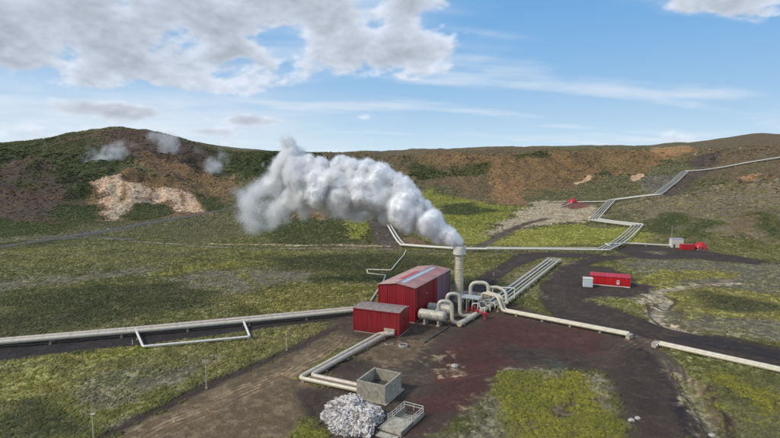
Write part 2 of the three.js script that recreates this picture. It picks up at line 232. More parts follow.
const HK = (() => {                                   // smooth surface through the surveyed heights
  const n = SURVEY.length / 3, m = n + 3, A = [], c2 = .35 * .35;
  const X = [], Z = [], Y = [];
  for (let i = 0; i < n; i++) { X.push(SURVEY[3 * i] / 100); Z.push(SURVEY[3 * i + 1] / 100); Y.push(SURVEY[3 * i + 2]); }
  for (let i = 0; i < m; i++) A.push(new Float64Array(m + 1));
  for (let i = 0; i < n; i++) {
    for (let j = 0; j < n; j++) A[i][j] = Math.sqrt((X[i] - X[j]) ** 2 + (Z[i] - Z[j]) ** 2 + c2) - (i === j ? .02 : 0);
    A[i][n] = A[n][i] = 1; A[i][n + 1] = A[n + 1][i] = X[i]; A[i][n + 2] = A[n + 2][i] = Z[i]; A[i][m] = Y[i];
  }
  for (let c = 0; c < m; c++) {
    let p = c; for (let r = c + 1; r < m; r++) if (Math.abs(A[r][c]) > Math.abs(A[p][c])) p = r;
    [A[c], A[p]] = [A[p], A[c]];
    for (let r = c + 1; r < m; r++) { const f = A[r][c] / A[c][c]; if (f) for (let k = c; k <= m; k++) A[r][k] -= f * A[c][k]; }
  }
  const w = new Float64Array(m);
  for (let r = m - 1; r >= 0; r--) { let s = A[r][m]; for (let k = r + 1; k < m; k++) s -= A[r][k] * w[k]; w[r] = s / A[r][r]; }
  return (x, z) => { x /= 100; z /= 100; let s = w[n] + w[n + 1] * x + w[n + 2] * z; for (let i = 0; i < n; i++) { const a = x - X[i], b = z - Z[i]; s += w[i] * Math.sqrt(a * a + b * b + c2); } return s; };
})();
function segDist(x, z, p) { let best = 1e9; for (let i = 0; i + 3 < p.length; i += 2) { const ax = p[i], az = p[i + 1], bx = p[i + 2] - ax, bz = p[i + 3] - az; let t = ((x - ax) * bx + (z - az) * bz) / (bx * bx + bz * bz); t = t < 0 ? 0 : t > 1 ? 1 : t; const dx = x - ax - bx * t, dz = z - az - bz * t, d = dx * dx + dz * dz; if (d < best) best = d; } return Math.sqrt(best); }
const GULLY = [69, -117, 66.5, -109, 64.5, -101, 61, -91, 58, -82], STREAM = [97, -189, 103, -192, 105, -188, 97, -178, 90, -171, 87, -162, 89, -157, 94, -152], ROAD = [-400, -262, -297, -299, -243, -321, -234, -345, -225, -360, -212, -395, -201, -432, -178, -465, -146, -504, -128, -530];
const PIPEWAY = [124, -299, 184, -384, 167, -426, 223, -522, 264, -513, 388, -686, 405, -683, 481, -713, 540, -723, 732, -851];
const ridge = (x, y, o) => 1 - Math.abs(2 * fbm(x, y, o) - 1);
function relief(x, z) {                               // spurs and gullies of the hillsides, in metres
  const wx = x + (fbm(x / 90, z / 90, 3) - .5) * 90, wz = z + (fbm(x / 90 + 30, z / 90 + 9, 3) - .5) * 90;
  return (ridge(wx / 85, wz / 150, 4) - .72) * 36 + (ridge(wx / 24 + 3, wz / 46, 3) - .7) * 10 + (fbm(x / 12, z / 12, 4) - .5) * 5;
}
function ground(x, z) {                               // height of the land in metres
  let h = HK(x, z);
  const d = -z, hill = sstep(5, 34, h);
  const rough = 1 - .75 * sstep(60, 20, Math.hypot((x - 25) * .55, z + 165) * 1); // the levelled plant yard
  h += (fbm(x / 7, z / 7, 4) - .5) * (.55 * rough) * sstep(-100, 60, d) + (fbm(x / 1.9 + 9, z / 1.9, 2) - .5) * .22 * rough;
  if (hill > 0) {
    const quiet = d < 930 ? sstep(4, 34, Math.min(x < -90 ? segDist(x, z, ROAD) : 99, x > 120 ? segDist(x, z, PIPEWAY) : 99)) : 1;
    h += hill * quiet * relief(x, z) * (1 - .78 * sstep(58, 76, h)) * (1 - .9 * sstep(320, 390, x) * sstep(540, 590, d) * sstep(820, 750, d));
    if (x > -380 && x < -210 && d > 470 && d < 640) { const c = Math.exp(-(((x + 290) / 55) ** 2) - (((d - 545) / 45) ** 2)); h += c * (ridge(x / 24 + 7, z / 60 + 3, 3) - .6) * 20; }
  }
  if (x > 55 && x < 120) {
    if (d > 78 && d < 122) h -= 1.7 * (1 - sstep(.6, 3.2, segDist(x, z, GULLY)));
    if (d > 148 && d < 198) h -= 1.1 * (1 - sstep(.8, 4.5, segDist(x, z, STREAM)));
  }
  return h;
}

// ---------- ground colours: patches of soil, gravel and moss in plan, three maps of growing size ----------
const PAL = { // two main tones, a third in clumps, a fourth in small spots; how many spots
  meadow: [[96, 96, 46], [112, 106, 66], [78, 82, 36], [126, 118, 84], .45],
  grassdark: [[66, 69, 33], [76, 74, 44], [55, 61, 26], [86, 81, 52], .4],
  grassbright: [[109, 107, 47], [119, 111, 64], [93, 97, 37], [130, 121, 84], .42],
  grassdry: [[122, 114, 78], [136, 124, 92], [104, 104, 58], [144, 134, 104], .5],
  mossy: [[120, 115, 44], [126, 117, 62], [104, 106, 36], [136, 128, 82], .4],
  moss: [[128, 122, 34], [117, 112, 44], [100, 101, 28], [74, 72, 34], .55],
  mossdark: [[92, 92, 48], [104, 98, 66], [112, 112, 42], [64, 62, 42], .55],
  mossbrown: [[84, 74, 56], [96, 84, 64], [74, 66, 48], [110, 98, 76], .5],
  greydry: [[120, 112, 88], [108, 102, 78], [98, 96, 58], [140, 131, 108], .45],
  tan: [[136, 118, 92], [126, 108, 83], [120, 105, 78], [146, 130, 104], .4],
  sunlittan: [[186, 168, 138], [172, 153, 123], [156, 142, 108], [196, 180, 152], .4],  // tan ground, lightened to paint in the sunny patch of the valley
  tanroad: [[134, 122, 104], [146, 132, 110], [110, 104, 84], [160, 148, 126], .4],
  pinksand: [[190, 166, 136], [170, 148, 120], [140, 128, 92], [202, 184, 156], .4],
  sand: [[184, 168, 142], [168, 152, 126], [144, 131, 104], [196, 182, 158], .35],
  dark: [[65, 51, 44], [72, 58, 50], [57, 45, 38], [84, 70, 60], .25, .6],
  basalt: [[46, 39, 38], [52, 44, 42], [41, 35, 34], [64, 55, 52], .25, .6],
  darkslope: [[84, 72, 60], [98, 84, 70], [74, 64, 54], [112, 100, 84], .4],
  yard: [[78, 62, 52], [87, 71, 60], [69, 55, 46], [100, 86, 74], .3, .6],
  track: [[118, 98, 74], [111, 92, 70], [122, 104, 80], [130, 114, 90], .25, .6],
  brownroad: [[92, 78, 65], [102, 88, 74], [82, 70, 59], [116, 104, 88], .3, .6],
  scoria: [[88, 50, 42], [79, 49, 42], [96, 56, 46], [70, 49, 43], .3, .6],
  redgravel: [[136, 88, 78], [120, 76, 68], [142, 108, 92], [110, 72, 64], .4],
  wetgreen: [[78, 78, 66], [70, 76, 64], [84, 80, 68], [66, 68, 60], .3],
  greygravel: [[142, 138, 130], [130, 126, 118], [120, 114, 104], [154, 150, 142], .3],
  greyslope: [[116, 108, 92], [128, 120, 102], [104, 100, 78], [136, 128, 112], .35],
  hillolive: [[104, 102, 66], [116, 106, 76], [86, 92, 48], [130, 116, 88], .5],
  hillgreen: [[66, 76, 34], [82, 82, 44], [52, 64, 27], [98, 90, 56], .45],  // dark green growth, deepened a little for cloud shadow on the left hill
  sunlitgreen: [[132, 134, 50], [142, 138, 64], [106, 114, 40], [152, 144, 88], .4],  // yellow-green growth; mid-valley sunshine is painted into this brighter tone
  hillbrown: [[116, 98, 70], [102, 90, 64], [88, 88, 52], [134, 108, 76], .5],
  hillbrownpale: [[130, 116, 88], [119, 108, 76], [100, 98, 52], [146, 128, 98], .5],
  hillorange: [[132, 104, 68], [117, 97, 63], [100, 93, 54], [148, 116, 77], .45],
  maroon: [[88, 70, 54], [98, 74, 58], [70, 68, 40], [112, 82, 66], .45],  // maroon soil, with some cloud shadow painted into its tone
  rust: [[130, 101, 70], [116, 94, 63], [99, 92, 52], [145, 112, 79], .45],
  rustorange: [[144, 110, 73], [132, 102, 67], [116, 97, 60], [160, 126, 87], .45],
  ochre: [[222, 190, 158], [206, 162, 124], [190, 136, 94], [234, 210, 184], .5],
  ochrebright: [[178, 136, 88], [158, 116, 76], [136, 108, 70], [196, 158, 112], .45],
  ochrepale: [[214, 176, 144], [196, 152, 118], [172, 134, 102], [224, 198, 170], .4],
};
function groundMap(x0, d0, wx, wd, W, Hh, cs) {
  const N = W * Hh, nA = new Float32Array(N), nB = new Float32Array(N), nC = new Float32Array(N), out = new Float32Array(N * 3);
  const sx = wx / W, sd = wd / Hh;
  const put = (i, p, al) => {
    const t = sstep(.3, .7, nA[i] * .55 + nB[i] * .45), c = sstep(.56, .70, nB[i] * .6 + nC[i] * .4), s = sstep(.64 - p[4] * .1, .74, nC[i] * .8 + nB[i] * .2) * .75, calm = p[5] ?? 1, m = 1 + ((.82 + nC[i] * .36) * (.9 + nB[i] * .2) - 1) * calm;
    for (let k = 0; k < 3; k++) { let v = lerp(p[0][k], p[1][k], t); v = lerp(v, p[2][k], c * calm); v = lerp(v, p[3][k], s * calm) * m; out[3 * i + k] = lerp(out[3 * i + k], v, al); }
  };
  for (let j = 0, i = 0; j < Hh; j++) for (let u = 0; u < W; u++, i++) {
    const x = x0 + (u + .5) * sx, d = d0 + (j + .5) * sd;
    nA[i] = clamp01((fbm(x / 46 + 3, d / 46, 4) - .5) * 1.9 + .5); nB[i] = clamp01((fbm(x / 7.5 + 11, d / 7.5 + 5, 4) - .5) * 1.9 + .5); nC[i] = clamp01((fbm(x / 1.3, d / 1.3 + 8, 3) - .5) * 1.8 + .5);
    if (d > 330 && sx > .3) { const R = sstep(-9, 9, relief(x, -d)), k = sstep(340, 430, d) * .6; nA[i] = lerp(nA[i], 1 - R, k); nB[i] = lerp(nB[i], clamp01(nB[i] * .6 + (1 - R) * .4), k); }
    const far = sstep(330, 400, d + (nA[i] - .5) * 60);
    if (far < 1) put(i, PAL.meadow, 1); if (far > 0) put(i, PAL.hillolive, far); if (d > 950) put(i, PAL.hillbrown, sstep(960, 1100, d + (nA[i] - .5) * 120));
  }
  for (const [pal, w, soft, noise, P] of GROUND_PATCHES) {
    let ax = 1e9, bx = -1e9, ad = 1e9, bd = -1e9;
    for (let k = 0; k < P.length; k += 2) { ax = Math.min(ax, P[k]); bx = Math.max(bx, P[k]); ad = Math.min(ad, P[k + 1]); bd = Math.max(bd, P[k + 1]); }
    const g = soft * 3 + w; ax -= g; bx += g; ad -= g; bd += g;
    const i0 = Math.max(0, Math.floor((ax - x0) / sx)), i1 = Math.min(W, Math.ceil((bx - x0) / sx)), j0 = Math.max(0, Math.floor((ad - d0) / sd)), j1 = Math.min(Hh, Math.ceil((bd - d0) / sd));
    if (i1 <= i0 || j1 <= j0) continue;
    // distance inside the patch, on a coarser grid
    const ci = Math.ceil((i1 - i0) / cs) + 2, cj = Math.ceil((j1 - j0) / cs) + 2, S = new Float32Array(ci * cj), n = P.length / 2;
    for (let j = 0; j < cj; j++) for (let i = 0; i < ci; i++) {
      let x = x0 + (i0 + i * cs) * sx, d = d0 + (j0 + j * cs) * sd, best = 1e12, inside = false; x += (fbm(x / (soft * 3 + 2) + 61, d / (soft * 3 + 2), 3) - .5) * soft * noise * (soft > 12 ? 3 : 1.8); d += (fbm(x / (soft * 3 + 2), d / (soft * 3 + 2) + 37, 3) - .5) * soft * noise * (soft > 12 ? 3 : 1.8);
      for (let k = 0; k < n; k++) {
        const q = (k + 1) % n; if (w && q === 0) break;
        const px = P[2 * k], pd = P[2 * k + 1], qx = P[2 * q], qd = P[2 * q + 1], ex = qx - px, ed = qd - pd; let t = ((x - px) * ex + (d - pd) * ed) / (ex * ex + ed * ed + 1e-9); t = t < 0 ? 0 : t > 1 ? 1 : t;
        const dx = x - px - ex * t, dd = d - pd - ed * t, r = dx * dx + dd * dd; if (r < best) best = r;
        if (!w && pd > d !== qd > d && x < ((qx - px) * (d - pd)) / (qd - pd) + px) inside = !inside;
      }
      best = Math.sqrt(best); S[j * ci + i] = w ? w / 2 - best : inside ? best : -best;
    }
    const p = PAL[pal]; if (!p) throw new Error('no palette ' + pal);
    const edge = Math.max(soft * .42, sx * .7), amp = soft * noise * (soft > 12 ? 2.8 : 2.1);
    for (let j = j0; j < j1; j++) for (let u = i0; u < i1; u++) {
      const i = j * W + u, gx = (u - i0) / cs, gy = (j - j0) / cs, xi = gx | 0, yi = gy | 0, fx = gx - xi, fy = gy - yi, a = yi * ci + xi;
      let s = S[a] + (S[a + 1] - S[a]) * fx + (S[a + ci] - S[a]) * fy + (S[a] - S[a + 1] - S[a + ci] + S[a + ci + 1]) * fx * fy;
      if (s < -g) continue;
      const nz = soft > 12 ? nA[i] * .45 + nB[i] * .35 + nC[i] * .2 : soft > 3.5 ? nB[i] * .6 + nC[i] * .4 : nB[i] * .45 + nC[i] * .55;
      s += (nz - .5) * amp;
      const al = sstep(-edge, edge, s); if (al > 0) put(i, p, al * .96);
    }
  }
  return { out, x0, d0, wx, wd, W, Hh, at(x, d) { const u = Math.min(W - 1, Math.max(0, ((x - x0) / sx) | 0)), j = Math.min(Hh - 1, Math.max(0, ((d - d0) / sd) | 0)), i = (j * W + u) * 3; return [out[i], out[i + 1], out[i + 2]]; } };
}
// wheel tracks in the gravel: pairs of paler, packed ruts
const RUTS = [[-12, -147, -18, -130, -31, -112, -43, -93, -50, -82], [-17, -140, -25, -122, -38, -105, -52, -86], [40, -150, 60, -146, 72, -140, 71.5, -130, 66.6, -110, 59.7, -91, 57, -80], [76, -144, 76, -130, 71, -112, 64, -92], [112, -276, 82, -248, 66, -214, 61, -183, 72, -159, 89, -147, 103, -133, 118, -118], [30, -203, 32, -206, 55, -248, 77, -284, 115, -284], [12, -140, 30, -138, 52, -143], [8, -118, 20, -122, 40, -128, 60, -134, 72, -146], [66, -214, 78, -204, 96, -200]];
function stampRuts(m) {
  const sx = m.wx / m.W, sd = m.wd / m.Hh;
  for (const r of RUTS) {
    let ax = 1e9, bx = -1e9, az = 1e9, bz = -1e9; for (let k = 0; k < r.length; k += 2) { ax = Math.min(ax, r[k]); bx = Math.max(bx, r[k]); az = Math.min(az, -r[k + 1]); bz = Math.max(bz, -r[k + 1]); }
    const i0 = Math.max(0, Math.floor((ax - 4 - m.x0) / sx)), i1 = Math.min(m.W, Math.ceil((bx + 4 - m.x0) / sx)), j0 = Math.max(0, Math.floor((az - 4 - m.d0) / sd)), j1 = Math.min(m.Hh, Math.ceil((bz + 4 - m.d0) / sd));
    for (let j = j0; j < j1; j++) for (let i = i0; i < i1; i++) {
      const x = m.x0 + (i + .5) * sx, d = m.d0 + (j + .5) * sd, q = segDist(x + (fbm(x / 14, d / 14, 2) - .5) * 4, -d + (fbm(x / 14 + 40, d / 14, 2) - .5) * 4, r); if (q > 3.4) continue;
      let v = 0; for (const off of [.75, 2.1]) v += Math.exp(-(((q - off) / .3) ** 2)); v *= .5 + .9 * vnoise(x * .5, d * .5);
      const o = (j * m.W + i) * 3, f = 1 + .2 * clamp01(v); m.out[o] *= f; m.out[o + 1] *= f; m.out[o + 2] *= f;
    }
  }
}
function toTexture(m) {
  const b = new Uint8Array(m.W * m.Hh * 4); for (let i = 0; i < m.W * m.Hh; i++) { for (let k = 0; k < 3; k++) b[4 * i + k] = Math.max(0, Math.min(255, m.out[3 * i + k])); b[4 * i + 3] = 255; }
  const t = new THREE.DataTexture(b, m.W, m.Hh); t.colorSpace = THREE.SRGBColorSpace; t.magFilter = THREE.LinearFilter; t.wrapS = t.wrapT = THREE.MirroredRepeatWrapping;
  t.repeat.set(1 / m.wx, 1 / m.wd); t.offset.set(-m.x0 / m.wx, -m.d0 / m.wd); t.needsUpdate = true; return t;
}
function greyTexture(n, f) { const b = new Uint8Array(n * n * 4); for (let j = 0; j < n; j++) for (let i = 0; i < n; i++) { const v = Math.max(0, Math.min(255, f(i / n, j / n) * 255)); b.set([v, v, v, 255], (j * n + i) * 4); } const t = new THREE.DataTexture(b, n, n); t.wrapS = t.wrapT = THREE.RepeatWrapping; t.magFilter = THREE.LinearFilter; t.needsUpdate = true; return t; }
const tileFbm = (u, v, f, o) => { let s = 0, a = .5, n = 0; for (let k = 0; k < o; k++) { const q = f * 2 ** k; const x = u * q, y = v * q, xi = Math.floor(x), yi = Math.floor(y); let fx = x - xi, fy = y - yi; fx = fx * fx * (3 - 2 * fx); fy = fy * fy * (3 - 2 * fy); const L = (p, r) => lattice[(((r % q) + k * 37) & 255) * 256 + (((p % q) + k * 71) & 255)]; s += a * lerp(lerp(L(xi, yi), L(xi + 1, yi), fx), lerp(L(xi, yi + 1), L(xi + 1, yi + 1), fx), fy); n += a; a *= .55; } return s / n; };
const bumpFine = greyTexture(1024, (u, v) => tileFbm(u, v, 16, 5));
const nearMap = groundMap(-160, 40, 320, 320, 2048, 2048, 5); stampRuts(nearMap); console.log('near map');
const midMap = groundMap(-430, 0, 860, 760, 2048, 1810, 4); stampRuts(midMap); console.log('mid map');
const farMap = groundMap(-1400, -200, 2800, 2100, 2048, 1536, 3); console.log('far map');
function groundMaterial(m, bumpTile, bumpHeight) {
  const bump = bumpFine.clone(); bump.repeat.set(1 / bumpTile, 1 / bumpTile); bump.needsUpdate = true;
  return new THREE.MeshStandardMaterial({ map: toTexture(m), color: new THREE.Color(.8, .79, .765), roughness: .97, bumpMap: bump, bumpScale: bumpHeight });
}
{
  const xs = [0], ds = []; for (let i = 1; i <= 130; i++) xs.push(i); for (let s = 1, x = 130; x < 3200;) { s *= 1.025; x += s; xs.push(x); }
  const all = [...xs.slice(1).map((v) => -v).reverse(), ...xs];
  for (let d = 20, s = 2; d > -2200;) { s *= 1.12; d -= s; ds.unshift(d); } for (let d = 20; d <= 360; d++) ds.push(d); for (let s = 1, d = 360; d < 3600;) { s *= 1.012; d += s; ds.push(d); }
  const nx = all.length, nd = ds.length, pos = new Float32Array(nx * nd * 3), uv = new Float32Array(nx * nd * 2), groups = [[], [], []];
  for (let j = 0, k = 0; j < nd; j++) for (let i = 0; i < nx; i++, k++) { const x = all[i], z = -ds[j]; pos[3 * k] = x; pos[3 * k + 1] = ground(x, z); pos[3 * k + 2] = z; uv[2 * k] = x; uv[2 * k + 1] = -z; }
  const inside = (m, i, j) => all[i] >= m.x0 && all[i + 1] <= m.x0 + m.wx && ds[j] >= m.d0 && ds[j + 1] <= m.d0 + m.wd;
  for (let j = 0; j < nd - 1; j++) for (let i = 0; i < nx - 1; i++) { const a = j * nx + i, b = a + 1, c = a + nx, d = c + 1; groups[inside(nearMap, i, j) ? 0 : inside(midMap, i, j) ? 1 : 2].push(a, b, c, b, d, c); }
  const g = new THREE.BufferGeometry(); g.setAttribute('position', new THREE.BufferAttribute(pos, 3)); g.setAttribute('uv', new THREE.BufferAttribute(uv, 2));
  const index = new Uint32Array(groups[0].length + groups[1].length + groups[2].length); let o = 0; groups.forEach((q, m) => { index.set(q, o); g.addGroup(o, q.length, m); o += q.length; });
  g.setIndex(new THREE.BufferAttribute(index, 1)); g.computeVertexNormals();
  const m = new THREE.Mesh(g, [groundMaterial(nearMap, 9, .24), groundMaterial(midMap, 14, .3), groundMaterial(farMap, 60, 1.6)]);
  m.name = 'ground'; m.userData.kind = 'structure'; m.castShadow = m.receiveShadow = true; scene.add(m); console.log('terrain', nx, nd);
}
// ---------- helpers ----------
const V = (x, y, z) => new THREE.Vector3(x, y, z);
const taken = {};
function numbered(n) { const k = taken[n] = (taken[n] ?? -1) + 1; return k ? n + '_' + String(k).padStart(3, '0') : n; }
function tag(o, label, category, group, kind) { o.userData.label = label; o.userData.category = category; if (group) o.userData.group = group; if (kind) o.userData.kind = kind; return o; }
function thing(name, label, category, x, y, z, turn = 0, group) { const o = new THREE.Group(); o.name = numbered(name); o.position.set(x, y, z); o.rotation.y = turn; scene.add(o); return tag(o, label, category, group); }
function part(parent, name, geo, mat) { const m = new THREE.Mesh(geo, mat); m.name = name; m.castShadow = m.receiveShadow = true; parent.add(m); return m; }
function boxUV(g) { // texture coordinates in metres from the position and the way a face points
  g = g.index ? g.toNonIndexed() : g; const p = g.attributes.position, n = g.attributes.normal, uv = new Float32Array(p.count * 2);
  for (let i = 0; i < p.count; i++) { const ax = Math.abs(n.getX(i)), ay = Math.abs(n.getY(i)), az = Math.abs(n.getZ(i)); const u = ay >= ax && ay >= az ? [p.getX(i), p.getZ(i)] : ax >= az ? [p.getZ(i), p.getY(i)] : [p.getX(i), p.getY(i)]; uv[2 * i] = u[0]; uv[2 * i + 1] = u[1]; }
  g.setAttribute('uv', new THREE.BufferAttribute(uv, 2)); return g;
}
const box = (w, h, d, x = 0, y = 0, z = 0, r = Math.min(w, h, d) * .06) => boxUV(new RoundedBoxGeometry(w, h, d, 1, r).translate(x, y, z));
function bar(a, b, r, seg = 8) { const d = b.clone().sub(a), g = new THREE.CylinderGeometry(r, r, d.length(), seg, 1); g.applyQuaternion(new THREE.Quaternion().setFromUnitVectors(V(0, 1, 0), d.clone().normalize())); const c = a.clone().add(b).multiplyScalar(.5); return boxUV(g.translate(c.x, c.y, c.z)); }
const join = (list) => mergeGeometries(list.map((g) => (g.index ? g.toNonIndexed() : g)));
// a pipe swept along corners with rounded bends; the cladding sheets overlap in a raised band every few metres
function pipe(corners, r, bend = r * 2.2, seg = 14, band = 6) {
  const pts = [corners[0].clone()];
  for (let i = 1; i < corners.length - 1; i++) {
    const p = corners[i], a = corners[i - 1].clone().sub(p), b = corners[i + 1].clone().sub(p), la = a.length(), lb = b.length(); a.normalize(); b.normalize();
    const ang = Math.acos(Math.max(-1, Math.min(1, a.dot(b)))), turn = Math.PI - ang; if (turn < .02) { pts.push(p.clone()); continue; }
    const cut = Math.min(bend * Math.tan(turn / 2), la * .49, lb * .49), s = p.clone().addScaledVector(a, cut), e = p.clone().addScaledVector(b, cut), n = Math.max(2, Math.ceil(turn / .22));
    for (let k = 0; k <= n; k++) { const t = k / n; pts.push(s.clone().multiplyScalar((1 - t) ** 2).addScaledVector(p, 2 * t * (1 - t)).addScaledVector(e, t * t)); }
  }
  pts.push(corners[corners.length - 1].clone());
  const st = []; // stations: point, radius
  let run = 0;
  for (let i = 0; i < pts.length; i++) {
    if (i) { const L = pts[i].distanceTo(pts[i - 1]); let m = Math.ceil(run / band) * band; if (band) for (; m < run + L; m += band) if (m > run + .2 && m < run + L - .2) for (const [o, f] of [[-.09, 1], [-.08, 1.05], [.08, 1.05], [.09, 1]]) st.push([pts[i - 1].clone().lerp(pts[i], (m + o - run) / L), r * f]); run += L; }
    st.push([pts[i], r]);
  }
  const pos = [], nor = [], uv = [], idx = []; let up = V(0, 1, 0), len = 0;
  const dir0 = pts[1].clone().sub(pts[0]).normalize(); if (Math.abs(dir0.y) > .9) up = V(1, 0, 0);
  for (let i = 0; i < st.length; i++) {
    const d = st[Math.min(i + 1, st.length - 1)][0].clone().sub(st[Math.max(i - 1, 0)][0]).normalize();
    const side = d.clone().cross(up).normalize(); up = side.clone().cross(d).normalize(); if (i) len += st[i][0].distanceTo(st[i - 1][0]);
    for (let k = 0; k <= seg; k++) { const t = k / seg * Math.PI * 2, n = side.clone().multiplyScalar(Math.cos(t)).addScaledVector(up, Math.sin(t)), q = st[i][0].clone().addScaledVector(n, st[i][1]); pos.push(q.x, q.y, q.z); nor.push(n.x, n.y, n.z); uv.push(len, t * r); }
  }
  const R = seg + 1; for (let i = 0; i < st.length - 1; i++) for (let k = 0; k < seg; k++) { const a = i * R + k; idx.push(a, a + R, a + 1, a + 1, a + R, a + R + 1); }
  for (const e of [0, st.length - 1]) { const c = pos.length / 3, q = st[e][0], d = (e ? st[e][0].clone().sub(st[e - 1][0]) : st[0][0].clone().sub(st[1][0])).normalize(); pos.push(q.x, q.y, q.z); nor.push(d.x, d.y, d.z); uv.push(0, 0); for (let k = 0; k <= seg; k++) { const a = (e * R + k) * 3; pos.push(pos[a], pos[a + 1], pos[a + 2]); nor.push(d.x, d.y, d.z); uv.push(0, 0); } for (let k = 0; k < seg; k++) e ? idx.push(c, c + 1 + k + 1, c + 1 + k) : idx.push(c, c + 1 + k, c + 2 + k); }
  const g = new THREE.BufferGeometry(); g.setAttribute('position', new THREE.Float32BufferAttribute(pos, 3)); g.setAttribute('normal', new THREE.Float32BufferAttribute(nor, 3)); g.setAttribute('uv', new THREE.Float32BufferAttribute(uv, 2)); g.setIndex(idx); return g;
}
// ---------- materials ----------
function colourNoise(n, a, b, f, o, streak = 1) { const q = new Uint8Array(n * n * 4); for (let j = 0; j < n; j++) for (let i = 0; i < n; i++) { const t = sstep(.3, .72, tileFbm(i / n, (j / n), f, o) * .6 + tileFbm(i / n * streak % 1, j / n, f * 2, o) * .4); q.set([0, 1, 2].map((k) => lerp(a[k], b[k], t)).concat(255), (j * n + i) * 4); } const t = new THREE.DataTexture(q, n, n); t.colorSpace = THREE.SRGBColorSpace; t.wrapS = t.wrapT = THREE.RepeatWrapping; t.magFilter = THREE.LinearFilter; t.needsUpdate = true; return t; }
const scaled = (t, u, v = u) => { const c = t.clone(); c.repeat.set(1 / u, 1 / v); c.needsUpdate = true; return c; };
const grainA = colourNoise(256, [255, 255, 255], [230, 226, 220], 8, 5), grainB = colourNoise(256, [255, 255, 255], [206, 200, 190], 6, 6);
const grainC = colourNoise(256, [255, 255, 255], [204, 196, 194], 6, 6);
const bumpSmall = scaled(bumpFine, 3);
const std = (c, o = {}) => new THREE.MeshStandardMaterial({ color: c, roughness: .6, ...o });
const M = {
  clad: std(rgb(212, 204, 186), { roughness: .48, metalness: .12, map: scaled(grainA, 7) }),
  cladGrey: std(rgb(200, 195, 182), { roughness: .46, metalness: .15, map: scaled(grainA, 6) }),
  cladCream: std(rgb(214, 204, 180), { roughness: .48, metalness: .1, map: scaled(grainA, 7) }),
  cladPink: std(rgb(206, 190, 176), { roughness: .5, metalness: .15, map: scaled(grainA, 7) }),
  white: std(rgb(228, 225, 216), { roughness: .5, map: scaled(grainA, 5) }),
  tankMetal: std(rgb(200, 196, 184), { roughness: .5, metalness: .12, map: scaled(grainB, 6) }),
  steel: std(rgb(120, 120, 116), { roughness: .5, metalness: .5, map: scaled(grainB, 3) }),
  darkSteel: std(rgb(58, 58, 58), { roughness: .6, metalness: .4 }),
  galv: std(rgb(196, 198, 196), { roughness: .45, metalness: .4 }),
  concrete: std(rgb(172, 167, 153), { roughness: .92, map: scaled(grainB, 4), bumpMap: bumpSmall, bumpScale: .03 }),
  concretePale: std(rgb(184, 178, 162), { roughness: .92, map: scaled(grainB, 5), bumpMap: bumpSmall, bumpScale: .03 }),
  redPaint: std(rgb(176, 36, 44), { roughness: .5, map: scaled(grainA, 3) }),
  skylight: std(rgb(186, 200, 214), { roughness: .22, map: scaled(grainA, 4) }),
  asphalt: std(rgb(98, 95, 92), { roughness: .9, map: scaled(grainB, 11), bumpMap: bumpSmall, bumpScale: .02 }),
  roofGrey: std(rgb(164, 148, 142), { roughness: .55, map: scaled(grainB, 6) }),
};
// painted sheet metal, a few close tones per colour
const reds = [[158, 26, 36], [150, 25, 34], [163, 30, 40], [146, 28, 38]].map((c) => new THREE.MeshPhysicalMaterial({ color: rgb(...c), roughness: .55, clearcoat: .35, clearcoatRoughness: .38, map: scaled(grainC, 3.2, 26) }));
const violetGreys = [[146, 112, 130], [140, 106, 124], [152, 120, 134]].map((c) => new THREE.MeshPhysicalMaterial({ color: rgb(...c), roughness: .55, clearcoat: .35, clearcoatRoughness: .38, map: scaled(grainC, 3.2, 26) }));  // violet-grey tones for the rear panels and trim of the hall
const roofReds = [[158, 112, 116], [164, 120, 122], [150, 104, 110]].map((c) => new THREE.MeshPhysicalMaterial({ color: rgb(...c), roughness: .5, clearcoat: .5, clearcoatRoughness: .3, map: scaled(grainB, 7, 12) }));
const brightReds = [[208, 28, 36], [202, 26, 34], [214, 32, 40]].map((c) => new THREE.MeshPhysicalMaterial({ color: rgb(...c), roughness: .5, clearcoat: .3, clearcoatRoughness: .35, map: scaled(grainC, 3, 18) }));
// a ribbed sheet standing in the xy plane, facing +z; top(x) gives its height
function ribbed(x0, x1, y0, top, rib = .6, deep = .06) {
  const n = Math.max(1, Math.round((x1 - x0) / rib)), s = (x1 - x0) / n, X = [], Z = [];
  for (let i = 0; i < n; i++) { const a = x0 + i * s; X.push(a, a + s * .55, a + s * .65, a + s * .9); Z.push(0, 0, deep, deep); }
  X.push(x1); Z.push(0);
  const pos = [], idx = [], uv = [];
  for (let i = 0; i < X.length; i++) { pos.push(X[i], y0, Z[i], X[i], top(X[i]), Z[i]); uv.push(X[i], y0, X[i], top(X[i])); if (i) { const a = 2 * i - 2; idx.push(a, a + 2, a + 1, a + 1, a + 2, a + 3); } }
  const g = new THREE.BufferGeometry(); g.setAttribute('position', new THREE.Float32BufferAttribute(pos, 3)); g.setAttribute('uv', new THREE.Float32BufferAttribute(uv, 2)); g.setIndex(idx); const f = g.toNonIndexed(); f.computeVertexNormals(); return f;
}
// local frame of a building: x along its front (to the right), z towards the viewer's side, origin at the front right corner
const facing = (ux, uz) => Math.atan2(-uz, ux); // turn so that local +x points along (ux, uz)

